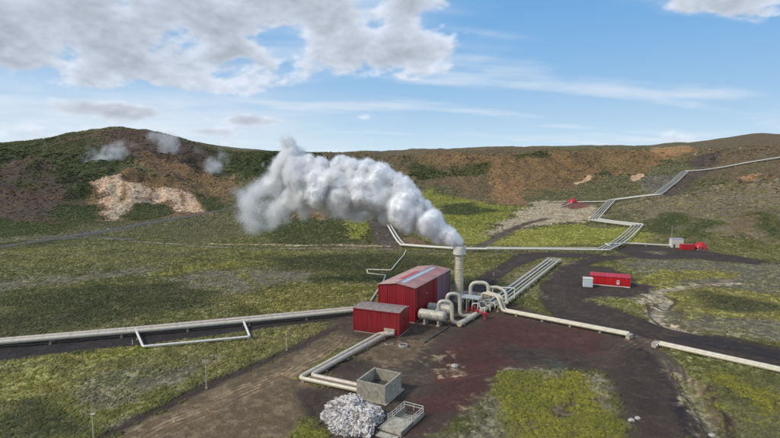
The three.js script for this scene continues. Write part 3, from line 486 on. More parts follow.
// ---------- main separator hall ----------
{
  const o = thing('separator_hall', 'large dark red metal-clad hall with low gabled roof beside the steam stack', 'building', 7.8, 0, -161, facing(.898, .44));
  const W = 12.8, L = 33, H = 11.3, R = .9; // front runs from x = -W to 0, the hall runs back to z = -L
  const gable = (x) => H + R * (1 - Math.abs(x + W / 2) / (W / 2));
  part(o, 'plinth', box(W + .3, 1.1, L + .3, -W / 2, -.35, -L / 2), M.concrete);
  part(o, 'inner_frame', box(W - .5, H - .4, L - .5, -W / 2, H / 2, -L / 2), M.darkSteel);
  for (let i = 0; i < 4; i++) { part(o, 'wall_panel', ribbed(-W + i * W / 4 + .02, -W + (i + 1) * W / 4 - .02, .2, gable), reds[i % 4]); const b = part(o, 'wall_panel', ribbed(i * W / 4 + .02, (i + 1) * W / 4 - .02, .2, (x) => gable(-x)), reds[(i + 2) % 4]); b.rotation.y = Math.PI; b.position.z = -L; }
  const n = 10;
  for (let i = 0; i < n; i++) {
    const m = i < 6 ? reds[(i * 3) % 4] : violetGreys[i % 3];
    const a = part(o, 'wall_panel', ribbed(i * L / n + .02, (i + 1) * L / n - .02, .2, () => H), m); a.rotation.y = Math.PI / 2; if (i >= 6) a.userData.label = 'violet-grey wall panel';
    const b = part(o, 'wall_panel', ribbed(-(i + 1) * L / n + .02, -i * L / n - .02, .2, () => H), reds[i % 4]); b.rotation.y = -Math.PI / 2; b.position.x = -W;
  }
  const sl = Math.hypot(W / 2 + .35, R), pitch = Math.atan2(R, W / 2);
  for (const s of [-1, 1]) for (let i = 0; i < n; i++) {
    const g = ribbed(i * (L + .8) / n + .01, (i + 1) * (L + .8) / n - .01, 0, () => sl, .55, .07); // runs up the slope
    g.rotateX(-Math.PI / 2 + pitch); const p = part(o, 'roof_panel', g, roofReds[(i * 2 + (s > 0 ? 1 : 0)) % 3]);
    if (s > 0) { p.rotation.y = Math.PI / 2; p.position.set(.35, H + .1, .4); } else { p.rotation.y = -Math.PI / 2; p.position.set(-W - .35, H + .1, -L - .4); }
  }
  // translucent and bright red strips let into the roof near the ridge
  const strip = (x, w, z0, z1, y, m, lab) => { const q = part(o, 'roof_strip', box(w, .09, z1 - z0, 0, 0, 0, .02), m); q.position.set(x, y, (z0 + z1) / 2); q.rotation.z = x > -W / 2 ? -pitch : pitch; q.userData.label = lab; };
  const ry = (x) => H + .19 + R * (1 - Math.abs(x + W / 2) / (W / 2 + .35));
  strip(-W / 2 + 1.25, 1.5, -L + 3, -2.2, ry(-W / 2 + 1.25), M.skylight, 'pale translucent strip along the roof');
  strip(-W / 2 - 1.5, 1.7, -L + 12, -6.5, ry(-W / 2 - 1.5), brightReds[0], 'bright red strip along the roof');
  part(o, 'ridge_cap', box(.7, .1, L + .8, -W / 2, H + R + .15, -L / 2, .02), roofReds[1]);
  for (const x of [-W - .02, .02]) part(o, 'corner_trim', box(.3, H, .3, x, H / 2 + .2, .02, .03), reds[2]);
  part(o, 'corner_trim', box(.3, H, .3, .02, H / 2 + .2, -L, .03), violetGreys[0]);
  for (const x of [-W - .25, .25]) part(o, 'gutter', box(.22, .2, L + .6, x, H + .02, -L / 2, .04), M.galv);
  part(o, 'verge_trim', bar(V(-W - .35, H + .02, .3), V(-W / 2, H + R + .08, .3), .11, 6), roofReds[0]); part(o, 'verge_trim', bar(V(.35, H + .02, .3), V(-W / 2, H + R + .08, .3), .11, 6), roofReds[0]);
  const lamp = part(o, 'wall_lantern', box(.5, .35, .4, .3, 7.6, -9.5), M.galv); part(lamp, 'bracket', bar(V(.05, 7.85, -9.5), V(.35, 7.75, -9.5), .05, 6), M.steel);
  const door = part(o, 'door', box(.12, 2.4, 1.3, .1, 1.5, -4, .03), violetGreys[1]); part(door, 'handle', box(.1, .2, .06, .2, 1.4, -3.6, .02), M.galv);
  for (let i = 0; i < 3; i++) part(o, 'downpipe', bar(V(.2, .4, -3 - i * 13), V(.2, H - .1, -3 - i * 13), .09, 8), i < 2 ? reds[1] : violetGreys[2]);
}
// ---------- small hall in front ----------
{
  const o = thing('pump_house', 'small red metal-clad building with low grey roof in front of the large hall', 'building', 2.6, 0, -147.5, facing(.92, .39));
  const W = 14.7, L = 8, H = 7.1, R = .45, side = (z) => H + R * (1 - Math.abs(z + L / 2) / (L / 2));
  part(o, 'plinth', box(W + .25, 1, L + .25, -W / 2, -.32, -L / 2), M.concrete);
  part(o, 'inner_frame', box(W - .5, H - .4, L - .5, -W / 2, H / 2, -L / 2), M.darkSteel);
  for (let i = 0; i < 5; i++) { part(o, 'wall_panel', ribbed(-W + i * W / 5 + .02, -W + (i + 1) * W / 5 - .02, .15, () => H), reds[(i * 2 + 1) % 4]); const b = part(o, 'wall_panel', ribbed(i * W / 5 + .02, (i + 1) * W / 5 - .02, .15, () => H), reds[i % 4]); b.rotation.y = Math.PI; b.position.z = -L; }
  for (let i = 0; i < 3; i++) { const a = part(o, 'wall_panel', ribbed(i * L / 3 + .02, (i + 1) * L / 3 - .02, .15, (x) => side(-x)), reds[(i + 2) % 4]); a.rotation.y = Math.PI / 2; const b = part(o, 'wall_panel', ribbed(-(i + 1) * L / 3 + .02, -i * L / 3 - .02, .15, side), reds[i % 4]); b.rotation.y = -Math.PI / 2; b.position.x = -W; }
  const sl = Math.hypot(L / 2 + .3, R), pitch = Math.atan2(R, L / 2);
  for (const s of [0, 1]) for (let i = 0; i < 5; i++) { const g = ribbed(-W / 2 - .3 + i * (W + .6) / 5 + .01, -W / 2 - .3 + (i + 1) * (W + .6) / 5 - .01, 0, () => sl, .55, .05); g.rotateX(-Math.PI / 2 + pitch); const p = part(o, 'roof_panel', g, M.roofGrey); p.rotation.y = s * Math.PI; p.position.set(-W / 2, H + .08, s ? -L - .3 : .3); }
  part(o, 'ridge_cap', box(W + .6, .1, .6, -W / 2, H + R + .1, -L / 2, .02), M.roofGrey);
  for (const [x, z] of [[-W, 0], [0, 0], [0, -L], [-W, -L]]) part(o, 'corner_trim', box(.28, H, .28, x, H / 2 + .15, z, .03), reds[2]);
  for (const z of [.22, -L - .22]) part(o, 'eave_trim', box(W + .6, .26, .14, -W / 2, H - .02, z, .03), reds[0]);
  part(o, 'pipe_sleeve', box(3.4, 1.9, .5, -2.9, 1.25, .22, .08), M.concretePale);
}
// ---------- steam stack ----------
{
  const x = 25.3, z = -187, o = thing('steam_stack', 'tall pale cylindrical steam stack with wide white cap, steam pouring out', 'chimney', x, ground(x, z) - .1, z);
  const prof = (l) => boxUVlathe(new THREE.LatheGeometry(l.map(([r, y]) => new THREE.Vector2(r, y)), 40), l[0][0]);
  function boxUVlathe(g, r) { const uv = g.attributes.uv, p = g.attributes.position; for (let i = 0; i < uv.count; i++) uv.setXY(i, uv.getX(i) * 6.28 * r, p.getY(i)); return g; }
  part(o, 'base', prof([[2.3, 0], [2.3, .7], [2.1, .85], [1.75, .9]]), M.concrete);
  part(o, 'shaft', prof([[1.72, .8], [1.6, 3], [1.5, 10], [1.42, 17.2], [1.5, 17.7]]), M.cladCream);
  for (const y of [4.2, 8.4, 12.6, 16.2]) part(o, 'flange', prof([[1.4, y - .08], [1.62, y - .08], [1.62, y + .08], [1.4, y + .08]]), M.clad);
  part(o, 'cap', prof([[1.45, 17.5], [2.25, 17.75], [2.35, 17.9], [2.32, 20.8], [2.2, 20.9], [2.05, 20.8], [1.95, 18.4], [0, 18.3]]), M.white);
  const lad = []; for (const s of [-.25, .25]) lad.push(bar(V(-1.75, 1, s), V(-1.62, 17.4, s), .045, 6)); for (let y = 1.5; y < 17; y += .6) lad.push(bar(V(-1.73, y, -.25), V(-1.73, y, .25), .03, 5));
  part(o, 'ladder', join(lad), M.galv);
}
// ---------- pipelines ----------
const base = (p) => V(p.x, ground(p.x, p.z), p.z);
function pipeline(name, label, runs, { r = .5, mat = M.clad, bend, every = 14, group, category = 'pipeline', maxSup = 60, seg = 12, clear = .8 }) {
  // runs: arrays of world points, one array per parallel pipe
  const b = base(runs[0][0]), o = thing(name, label, category, b.x, b.y, b.z, 0, group);
  const mats = Array.isArray(mat) ? mat : [mat], rs = Array.isArray(r) ? r : runs.map(() => r);
  runs.forEach((p, i) => part(o, 'pipe', pipe(p.map((q) => q.clone().sub(b)), rs[i], bend ?? rs[i] * 2.4, seg), mats[i % mats.length]));
  // a support under all the pipes at regular steps along the first one
  if (every) {
    let run = every * .4, sofar = 0, n = 0; const mid = runs.map((p) => p), P = runs[0], lastRun = runs[runs.length - 1];
    for (let i = 1; i < P.length; i++) {
      const L = P[i].distanceTo(P[i - 1]), dir = P[i].clone().sub(P[i - 1]).setY(0); if (dir.length() < .3) { sofar += L; continue; } dir.normalize();
      while (run < sofar + L && n < maxSup) {
        const t = (run - sofar) / L, q = P[i - 1].clone().lerp(P[i], t), e = lastRun[Math.min(i, lastRun.length - 1)].clone().lerp(lastRun[Math.min(i, lastRun.length - 1) - 1], 1 - t);
        const gy = ground(q.x, q.z), y = q.y - rs[0]; run += every; n++;
        if (y - gy < .12 || y - gy > 7) continue;
        const side = V(-dir.z, 0, dir.x), w = runs.length > 1 ? (e.clone().sub(q).dot(side)) : 0, c = q.clone().addScaledVector(side, w / 2).setY(0), half = Math.abs(w) / 2 + rs[0] * .9;
        const g = [box(half * 2, .22, .35, 0, y - .08, 0, .02)];
        for (const s of runs.length > 1 ? [-1, 1] : [-.6, .6]) { g.push(box(.24, Math.max(.2, y - gy + .3), .24, s * half * .8, (y + gy) / 2 - .2, 0, .02)); g.push(box(.7, .5, .7, s * half * .8, gy + .02, 0, .05)); }
        const m = join(g); m.rotateY(Math.atan2(-side.z, side.x)); m.translate(c.x - b.x, -b.y, c.z - b.z); part(o, 'support', m, M.concretePale);
      }
      sofar += L;
    }
  }
  return o;
}
// points on the ground lifted by h, with extra points where the land rolls
function over(list, h, step = 0) {
  const out = []; for (let i = 0; i < list.length; i++) { const [x, z] = list[i]; if (i && step) { const [a, c] = list[i - 1], L = Math.hypot(x - a, z - c), n = Math.floor(L / step); for (let k = 1; k < n; k++) { const t = k / n; out.push(V(lerp(a, x, t), 0, lerp(c, z, t))); } } out.push(V(x, 0, z)); }
  const gy = out.map((p) => Math.max(ground(p.x, p.z), HK(p.x, p.z))); out.forEach((p, i) => { const a = gy[Math.max(0, i - 1)], c = gy[Math.min(gy.length - 1, i + 1)]; p.y = (step ? Math.max(gy[i], (a + gy[i] * 2 + c) / 4) : gy[i]) + h; });
  return out;
}
function offset(list, d) { // the same plan line moved d metres to its right
  return list.map((p, i) => { const A = list[Math.max(0, i - 1)], B = list[Math.min(list.length - 1, i + 1)]; let n1 = i ? [p[0] - A[0], p[1] - A[1]] : [B[0] - p[0], B[1] - p[1]], n2 = i < list.length - 1 ? [B[0] - p[0], B[1] - p[1]] : n1; const u = (v) => { const l = Math.hypot(...v); return [-v[1] / l, v[0] / l]; }; n1 = u(n1); n2 = u(n2); const mx = n1[0] + n2[0], mz = n1[1] + n2[1], k = 2 / Math.max(.5, mx * mx + mz * mz); return [p[0] + mx * k * d, p[1] + mz * k * d]; });
}
const q2 = (l, f) => l.map(([x, z]) => [x * f, z * f]);
{ // long pair on the left and its expansion loop
  const line = q2([[-190, -108], [-135.6, -133.8], [-109.6, -141.7], [-72.8, -153.4], [-45.5, -162.6], [-11, -175]], .975);
  pipeline('pipeline', 'long straight pair of pale pipes crossing the meadow on the left to the red halls', [over(line, 1.5), over(offset(line, -2.3), 1.6)], { r: .68, mat: [M.clad, M.cladPink], every: 18 });
  const lp = q2([[-76.6, -152.2], [-68.2, -139.2], [-40.9, -147.4], [-47, -162]], .985), p = over(lp, .9); p[0].y = p[3].y = 1.6;
  pipeline('pipeline', 'thin white U-shaped pipe loop beside the long left pipeline', [p], { r: .33, mat: M.white, every: 13 });
}
{ // pair from the pump house to the concrete tank
  const a = [V(-.6, 1.2, -147.8), V(-3.2, 1.0, -150.0 + 2.6), V(-21.2, .75, -116.6), V(-6.6, .75, -109.6)], b = [V(.9, 1.2, -147.0), V(-1.6, 1.1, -146.2), V(-18.6, .8, -117.9), V(-5.6, .85, -111.4)];
  pipeline('pipeline', 'pair of cream pipes bending from the small red building to the open concrete tank', [a, b], { r: [.5, .58], mat: [M.cladCream, M.cladPink], every: 9, maxSup: 5 });
}
{ // pair running right from the valve station to the road
  const l = [[39.0, -172.6], [69, -146.8]], far = over(l, .95), far2 = over(offset(l, -1.7), .95);
  const rise = (f, dx) => [V(f[0].x - 6.5 + dx, .8, f[0].z - 7.2), V(f[0].x - 6.5 + dx, 5.2, f[0].z - 7.2), V(f[0].x - 2.2, 5.2, f[0].z - 1.5), V(f[0].x - .9, f[0].y, f[0].z + .8), ...f.slice(1)];
  pipeline('pipeline', 'pair of beige pipes dropping from the valve station and running right to the dirt road', [rise(far, 0), rise(far2, .4)], { r: [.52, .52], mat: [M.cladCream, M.clad], every: 9, bend: 1.6 });
  const l2 = [[74, -139.4], [94, -120.4], [120, -95.5]], e = over(l2, .8), e2 = over(offset(l2, -1.7), .8);
  pipeline('pipeline', 'pair of pale pipes beyond the dirt road in the lower right corner', [e, e2], { r: .5, mat: [M.cladCream, M.clad], every: 9 });
  const s = thing('culvert_block', 'pale concrete sleeve where the lower right pipes come out of the ground', 'concrete block', 73.6, ground(73.6, -139.8) - .2, -139.8, .75); part(s, 'block', box(2.8, 1.7, 1.3, 0, .7, 0, .1), M.concretePale); part(s, 'collar', bar(V(-.7, .95, .1), V(-.7, .95, .9), .62, 14), M.galv);
  const s2 = thing('culvert_block', 'pale concrete sleeve where the beige pipes dive under the dirt road', 'concrete block', 69.4, ground(69.4, -146.4) - .2, -146.4, .75); part(s2, 'block', box(2.8, 1.6, 1.2, 0, .6, 0, .1), M.concretePale); part(s2, 'collar', bar(V(.6, .95, -.9), V(.6, .95, -.1), .62, 14), M.galv);
}
{ // bundle of four from the valve station to the crossing
  const l = [[33.0, -178], [82, -266]], runs = [0, 1, 2, 3].map((i) => over(offset(l, i * 1.9), 1.3, 20));
  pipeline('pipeline', 'bundle of four parallel pale pipes from the valve station up to the road crossing', runs, { r: [.5, .32, .32, .6], mat: [M.clad, M.white, M.clad, M.cladCream], every: 12 });
  const h = thing('culvert_block', 'low concrete headwall where the four parallel pipes go under the crossing', 'concrete block', 85.4, ground(85.4, -266.4) - .3, -266.4, -.53); part(h, 'block', box(7.6, 2.3, .9, 0, 1, 0, .08), M.concrete);
  const a = offset(l, -1.2)[0], f = 13 / 100;
  const A = [lerp(33, 82, f) - 1.2, lerp(-178, -266, f) - .4], B = [A[0] + 7.6, A[1] + 2.6];
  pipeline('pipe_portal', 'thin white pipe portal arching over the four parallel pipes', [[V(A[0], 0, A[1]), V(A[0], 5, A[1]), V(B[0], 5, B[1]), V(B[0], 1.2, B[1])]], { r: .2, mat: M.white, every: 0, bend: .6, category: 'pipe' });
}
{ // the run beyond the crossing and the zigzag up the hill
  const l = [[57, -303], [124, -299], [184, -384], [167.4, -426], [223, -522], [264, -513], [388, -686]];
  const runs = [0, 1, 2, 3].map((i) => over(offset(l, -3.4 + i * 2.3), 1.9, 12)); runs[1].splice(0, 5); runs[2].splice(0, 5);
  pipeline('pipeline', 'outer pair of pale pipes zigzagging from behind the stack up the right-hand hillside', [runs[0], runs[3]], { r: [.46, .46], mat: [M.clad, M.white], every: 16, maxSup: 60, seg: 10 });
  const inner = pipeline('pipeline', 'inner two pale pipes of the hillside zigzag, between its outer pair', [runs[1].slice(0, 44), runs[2].slice(0, 44)], { r: .38, mat: [M.clad, M.cladGrey], every: 0, seg: 10 });
  const u = [[388, -686], [405, -683], [481, -713], [540, -723], [732, -851]];
  pipeline('pipeline', 'pair of pale pipes running along the far right hilltop', [over(u, 2, 14), over(offset(u, -2.6), 2, 14)], { r: .6, mat: [M.clad, M.white], every: 20, seg: 10 });
  const s = over([[132.5, -310.5], [133, -318], [153, -330], [176, -318]], 1.3, 0); s[0].y += 1.2; s[1].y += 1.6;
  pipeline('pipeline', 'thin white branch pipe from the zigzag to the red dome on the dark pad', [s], { r: .38, mat: M.white, every: 12 });
  const w = [[-3, -408], [9, -322], [42, -303.5], [57, -303]], ws = [over(w, 1.6, 14), over(offset(w, 2.4), 1.6, 14)];
  pipeline('pipeline', 'pair of pale pipes descending the dark slope behind the plume towards the stack', ws, { r: .6, mat: [M.clad, M.white], every: 16 });
  const z = [[9.5, -303], [7.7, -283], [.5, -241], [-11, -243], [-10, -234], [-2, -230], [-3, -216], [-7, -186]];
  pipeline('pipeline', 'thin pale zigzag pipe on the grass behind the large red hall', [over(z, .6, 18)], { r: .34, mat: M.cladCream, every: 12 });
  const dl = over([[172, -524], [196, -552], [221, -523]].map((q) => q), 1.2, 12);
  pipeline('pipeline', 'thin far branch pipe to the distant red dome', [dl], { r: .4, mat: M.white, every: 14 });
}
// ---------- separators, arches and valve station beside the hall ----------
function vessel(ax, az, len, label) {
  const o = thing('separator_tank', label, 'tank', ax, ground(ax, az), az, facing(.9, .43)), y = 3.0, R = 1.65, prof = [];
  for (let i = 0; i <= 8; i++) { const t = i / 8 * Math.PI / 2; prof.push(new THREE.Vector2(Math.max(.001, R * Math.sin(t)), -.9 * Math.cos(t))); } for (let i = 8; i >= 0; i--) { const t = i / 8 * Math.PI / 2; prof.push(new THREE.Vector2(Math.max(.001, R * Math.sin(t)), len + .9 * Math.cos(t))); }
  const g = new THREE.LatheGeometry(prof, 36); g.rotateZ(-Math.PI / 2); g.translate(0, y, 0); part(o, 'shell', boxUV(g), M.tankMetal);
  for (const x of [.2, len * .5, len - .2]) { const t = new THREE.TorusGeometry(R, .07, 6, 40); t.rotateY(Math.PI / 2); part(o, 'band', t.translate(x, y, 0), M.galv); }
  for (const x of [len * .2, len * .8]) part(o, 'saddle', join([box(.5, 1.7, 2.5, x, .75, 0), box(1, .5, 3, x, .05, 0)]), M.concretePale);
  const mw = part(o, 'manway', bar(V(len + .8, y - .3, .1), V(len + 1.25, y - .3, .1), .45, 18), M.steel); part(mw, 'handle', box(.06, .4, .06, len + 1.3, y - .3, .1, .01), M.darkSteel);
  const noz = part(o, 'nozzle', bar(V(len * .72, y + 1.4, 0), V(len * .72, y + 2.1, 0), .62, 18), M.galv);
  return o;
}
vessel(9.9, -161.2, 7.6, 'front horizontal steel tank standing off the side wall of the large hall');
vessel(13.2, -168.6, 7.4, 'rear horizontal steel tank half hidden behind the front tank');
{
  const P = (l) => l.map((p) => V(...p));
  pipeline('arch_pipe', 'ribbed pale pipe arch rising from the front tank and bending down to the manifold', [P([[15.2, 4.6, -158.8], [15.2, 7.7, -158.8], [19.3, 7.7, -158.6], [19.3, .9, -157.6], [23.2, .9, -159.4]])], { r: .62, mat: M.cladGrey, every: 0, bend: 2.0, seg: 16, category: 'pipe' });
  pipeline('arch_pipe', 'pale pipe arch rising from the rear tank behind the first arch', [P([[18.6, 4.6, -166.2], [18.6, 8.2, -166.2], [22.8, 8.2, -166.4], [22.8, .9, -165.4], [26.4, .9, -166.6]])], { r: .62, mat: M.cladGrey, every: 0, bend: 2.0, seg: 16, category: 'pipe' });
  pipeline('manifold_pipe', 'thick cream manifold pipe on low blocks running back from the arches', [P([[21.4, .95, -156.8], [41.2, 1.05, -187.2]])], { r: .85, mat: M.cladCream, every: 7, seg: 18, category: 'pipe' });
  pipeline('loop_pipe', 'tall white upturned U pipe loop standing in the valve station', [P([[28.8, 1, -182.5], [28.8, 8.2, -182.5], [35.0, 8.4, -181.6], [35.0, 1, -180.8]])], { r: .66, mat: M.clad, every: 0, bend: 2.4, seg: 16, category: 'pipe' });
  pipeline('loop_pipe', 'pale curved pipe sweeping from the tall loop down to the bundle of four', [P([[35.8, 6.2, -183.4], [38.6, 6.4, -183], [41.2, 5.2, -181.4], [41.4, 1.2, -180]])], { r: .58, mat: M.clad, every: 0, bend: 2.4, seg: 14, category: 'pipe' });
  for (const [i, lab] of ['nearest small looped bypass pipe of the valve station', 'middle small looped bypass pipe of the valve station', 'rearmost small looped bypass pipe of the valve station'].entries()) {
    const x = 27.6 + i * 2.4, z = -170.5 - i * 3.4; pipeline('bypass_pipe', lab, [P([[x, .4, z], [x, 3.8 - i * .3, z], [x + 2.6, 3.8 - i * .3, z - .4], [x + 2.6, 2.2, z - .4], [x + 4.2, 2.2, z + .2], [x + 4.2, .4, z + .2]])], { r: .2, mat: M.white, every: 0, bend: .7, seg: 10, category: 'pipe', group: 'small bypass loops in the valve station' });
  }
  { // steel platform with valve bodies under a pale deck
    const o = thing('valve_platform', 'dark steel valve platform with pale deck and handrail beside the stack', 'platform', 28.2, ground(28.2, -176), -176, facing(.9, .43));
    const W = 6.6, L = 5.2, H = 4.6; part(o, 'deck', box(W, .22, L, 0, H, 0, .03), M.galv);
    for (const x of [-1, -.33, .33, 1]) for (const z of [-1, 1]) part(o, 'column', box(.24, H, .24, x * W * .47, H / 2, z * L * .45, .02), M.galv);
    for (const z of [-1, 1]) { part(o, 'beam', box(W, .28, .16, 0, H - .32, z * L * .45, .02), M.steel); part(o, 'brace', bar(V(-W * .47, .3, z * L * .45), V(-W * .16, H - .4, z * L * .45), .06, 6), M.steel); part(o, 'brace', bar(V(W * .47, .3, z * L * .45), V(W * .16, H - .4, z * L * .45), .06, 6), M.steel); }
    for (const x of [-2, 0, 2]) { const b = part(o, 'valve', bar(V(x, .3, .6), V(x, 3.4, .6), .62, 14), M.darkSteel); const t = new THREE.TorusGeometry(.55, .06, 6, 20); t.rotateX(Math.PI / 2); part(b, 'hand_wheel', t.translate(x, 3.7, .6), M.steel); }
    for (const z of [-1, 1]) for (const y of [.55, 1.1]) part(o, 'rail', bar(V(-W / 2, H + y, z * L / 2), V(W / 2, H + y, z * L / 2), .045, 6), M.galv);
    for (const x of [-1, 1]) for (const y of [.55, 1.1]) part(o, 'rail', bar(V(x * W / 2, H + y, -L / 2), V(x * W / 2, H + y, L / 2), .045, 6), M.galv);
    for (const x of [-1, -.5, 0, .5, 1]) for (const z of [-1, 1]) part(o, 'rail_post', bar(V(x * W / 2, H, z * L / 2), V(x * W / 2, H + 1.1, z * L / 2), .045, 6), M.galv);
  }
  { // red painted valve cluster
    const o = thing('valve_cluster', 'red painted cross pipe with hand wheels lying over the manifold', 'valve', 29.5, ground(29.5, -168), -168, facing(.9, .43));
    part(o, 'cross_pipe', pipe(P([[-4, 2.1, .8], [-1, 2.2, .6], [1.6, 1.8, 1.1], [3.6, 1.6, 1.3]]), .24, .6, 12, 0), M.redPaint);
    part(o, 'branch_pipe', pipe(P([[-1.2, 2.2, .7], [-1.2, 3.4, .7], [-2.6, 3.4, -1], [-2.6, 1, -1]]), .16, .4, 10, 0), M.redPaint); part(o, 'branch_pipe', pipe(P([[1.6, 1.8, 1.1], [2.6, 1.0, 3], [3, .2, 3.4]]), .18, .4, 10, 0), M.redPaint);
    for (const [x, y, z] of [[-3.4, 2.1, .8], [-.2, 2.15, .7], [2.6, 1.7, 1.2]]) { const v = part(o, 'valve_body', box(.8, .9, .8, x, y, z, .12), M.redPaint); const t = new THREE.TorusGeometry(.5, .07, 6, 18); t.rotateX(Math.PI / 2 - .3); part(v, 'hand_wheel', t.translate(x, y + .95, z), M.redPaint); part(v, 'stem', bar(V(x, y + .3, z), V(x, y + .95, z), .06, 6), M.steel); }
    for (const x of [-3.6, 0, 3.2]) part(o, 'stand', box(.2, 1.7, .2, x, .75, .8, .02), M.steel);
  }
  { const o = thing('loose_pipe', 'thin dark pipe lying on the gravel beside the front tank', 'pipe', 9.6, ground(9.6, -142.4), -142.4); part(o, 'tube', pipe(P([[0, .28, 0], [10, .34, -16.6]]), .17, .4, 10, 4), M.steel); for (const t of [.1, .9]) part(o, 'sleeper', box(.9, .25, .3, 10 * t, .02, -16.6 * t, .03), M.concrete); }
  // small fittings by the pump house
  { const o = thing('well_ring', 'round pale concrete well ring in front of the small red building', 'well', 3.6, ground(3.6, -139.4), -139.4); part(o, 'ring', new THREE.LatheGeometry([[1.05, 0], [1.3, 0], [1.3, .75], [1.05, .75], [1.05, 0]].map((p) => new THREE.Vector2(...p)), 28), M.concretePale); part(o, 'lid', new THREE.CylinderGeometry(1.02, 1.02, .1, 24).translate(0, .6, 0), M.steel); }
  { const o = thing('valve_pit', 'low square concrete valve pit beside the round well ring', 'concrete block', -.2, ground(-.2, -141.2), -141.2, .4); part(o, 'curb', box(2.2, .5, 1.5, 0, .15, 0, .05), M.concretePale); part(o, 'cover', box(1.8, .08, 1.1, 0, .43, 0, .02), M.steel); }
}
// ---------- open concrete tank, railed weir and rubble heap in the foreground ----------
{
  const A = V(-7.1, 0, -107.4), B = V(-1.0, 0, -104.7), C = V(3.1, 0, -111.2), o = thing('open_tank', 'open-topped square grey concrete tank in the foreground', 'tank', -1.0, ground(-1, -104.7) - .4, -104.7, facing(.89, .455));
  const W = 7, L = 8, H = 4.4, t = .38;
  for (const [w, d, x, z] of [[W, t, -W / 2, -t / 2], [W, t, -W / 2, -L + t / 2]]) part(o, 'wall', box(w, H, d, x, H / 2, z, .05), M.concrete);
  for (const x of [-t / 2, -W + t / 2]) part(o, 'wall', box(t, H, L - 2 * t - .01, x, H / 2, -L / 2, .05), M.concretePale);
  part(o, 'floor', box(W - .2, .3, L - .2, -W / 2, .9, -L / 2, .02), M.concrete);
  part(o, 'water', new THREE.PlaneGeometry(W - 2 * t, L - 2 * t).rotateX(-Math.PI / 2).translate(-W / 2, 1.9, -L / 2), std(rgb(70, 72, 66), { roughness: .12 }));
  for (const y of [1.6, 2.95]) { part(o, 'formwork_band', box(W, .07, .05, -W / 2, y, .015, .01), M.concretePale); part(o, 'formwork_band', box(.05, .07, L, .015, y, -L / 2, .01), M.concrete); }
  part(o, 'footing', box(W + 1, .6, L + 1, -W / 2, .3, -L / 2, .06), M.concrete);
}
{
  const x = 1.5, z = -91.5, o = thing('weir_platform', 'concrete weir slab with white steel handrail beside the open tank', 'platform', x, ground(x, z) - .1, z, facing(.86, .5));
  const W = 4.6, L = 9.6; part(o, 'slab', box(W, .7, L * .52, -W / 2 + .6, .6, -L * .27, .05), M.concretePale);
  for (const sx of [.6 - W + .15, .45]) part(o, 'side_wall', box(.3, 1.3, L, sx, .4, -L / 2, .04), M.concrete);
  part(o, 'channel_floor', box(W, .3, L, -W / 2 + .6, -.05, -L / 2, .03), M.concrete);
  part(o, 'lower_slab', box(W - .4, .4, 1.8, -W / 2 + .5, .1, 1.1, .04), M.concretePale);
  const x0 = .6 - W + .15, x1 = .45, y = 1.0;
  for (const px of [x0, x1]) for (const h of [.55, 1.1]) part(o, 'rail', bar(V(px, y + h, -L * .3), V(px, y + h, -L + .1), .055, 6), M.white);
  for (const h of [.55, 1.1]) part(o, 'rail', bar(V(x0, y + h, -L + .1), V(x1, y + h, -L + .1), .055, 6), M.white);
  for (const px of [x0, x1]) for (const k of [.3, .48, .66, .84, .99]) part(o, 'rail_post', bar(V(px, y - .1, -L * k), V(px, y + 1.1, -L * k), .055, 6), M.white);
  part(o, 'rail_post', bar(V((x0 + x1) / 2, y - .4, -L + .1), V((x0 + x1) / 2, y + 1.1, -L + .1), .055, 6), M.white);
  for (let i = 0; i < 4; i++) part(o, 'grating_bar', box(W - .7, .08, .12, -W / 2 + .6, 1.0, -L * .58 - i * .8, .02), M.steel);
}
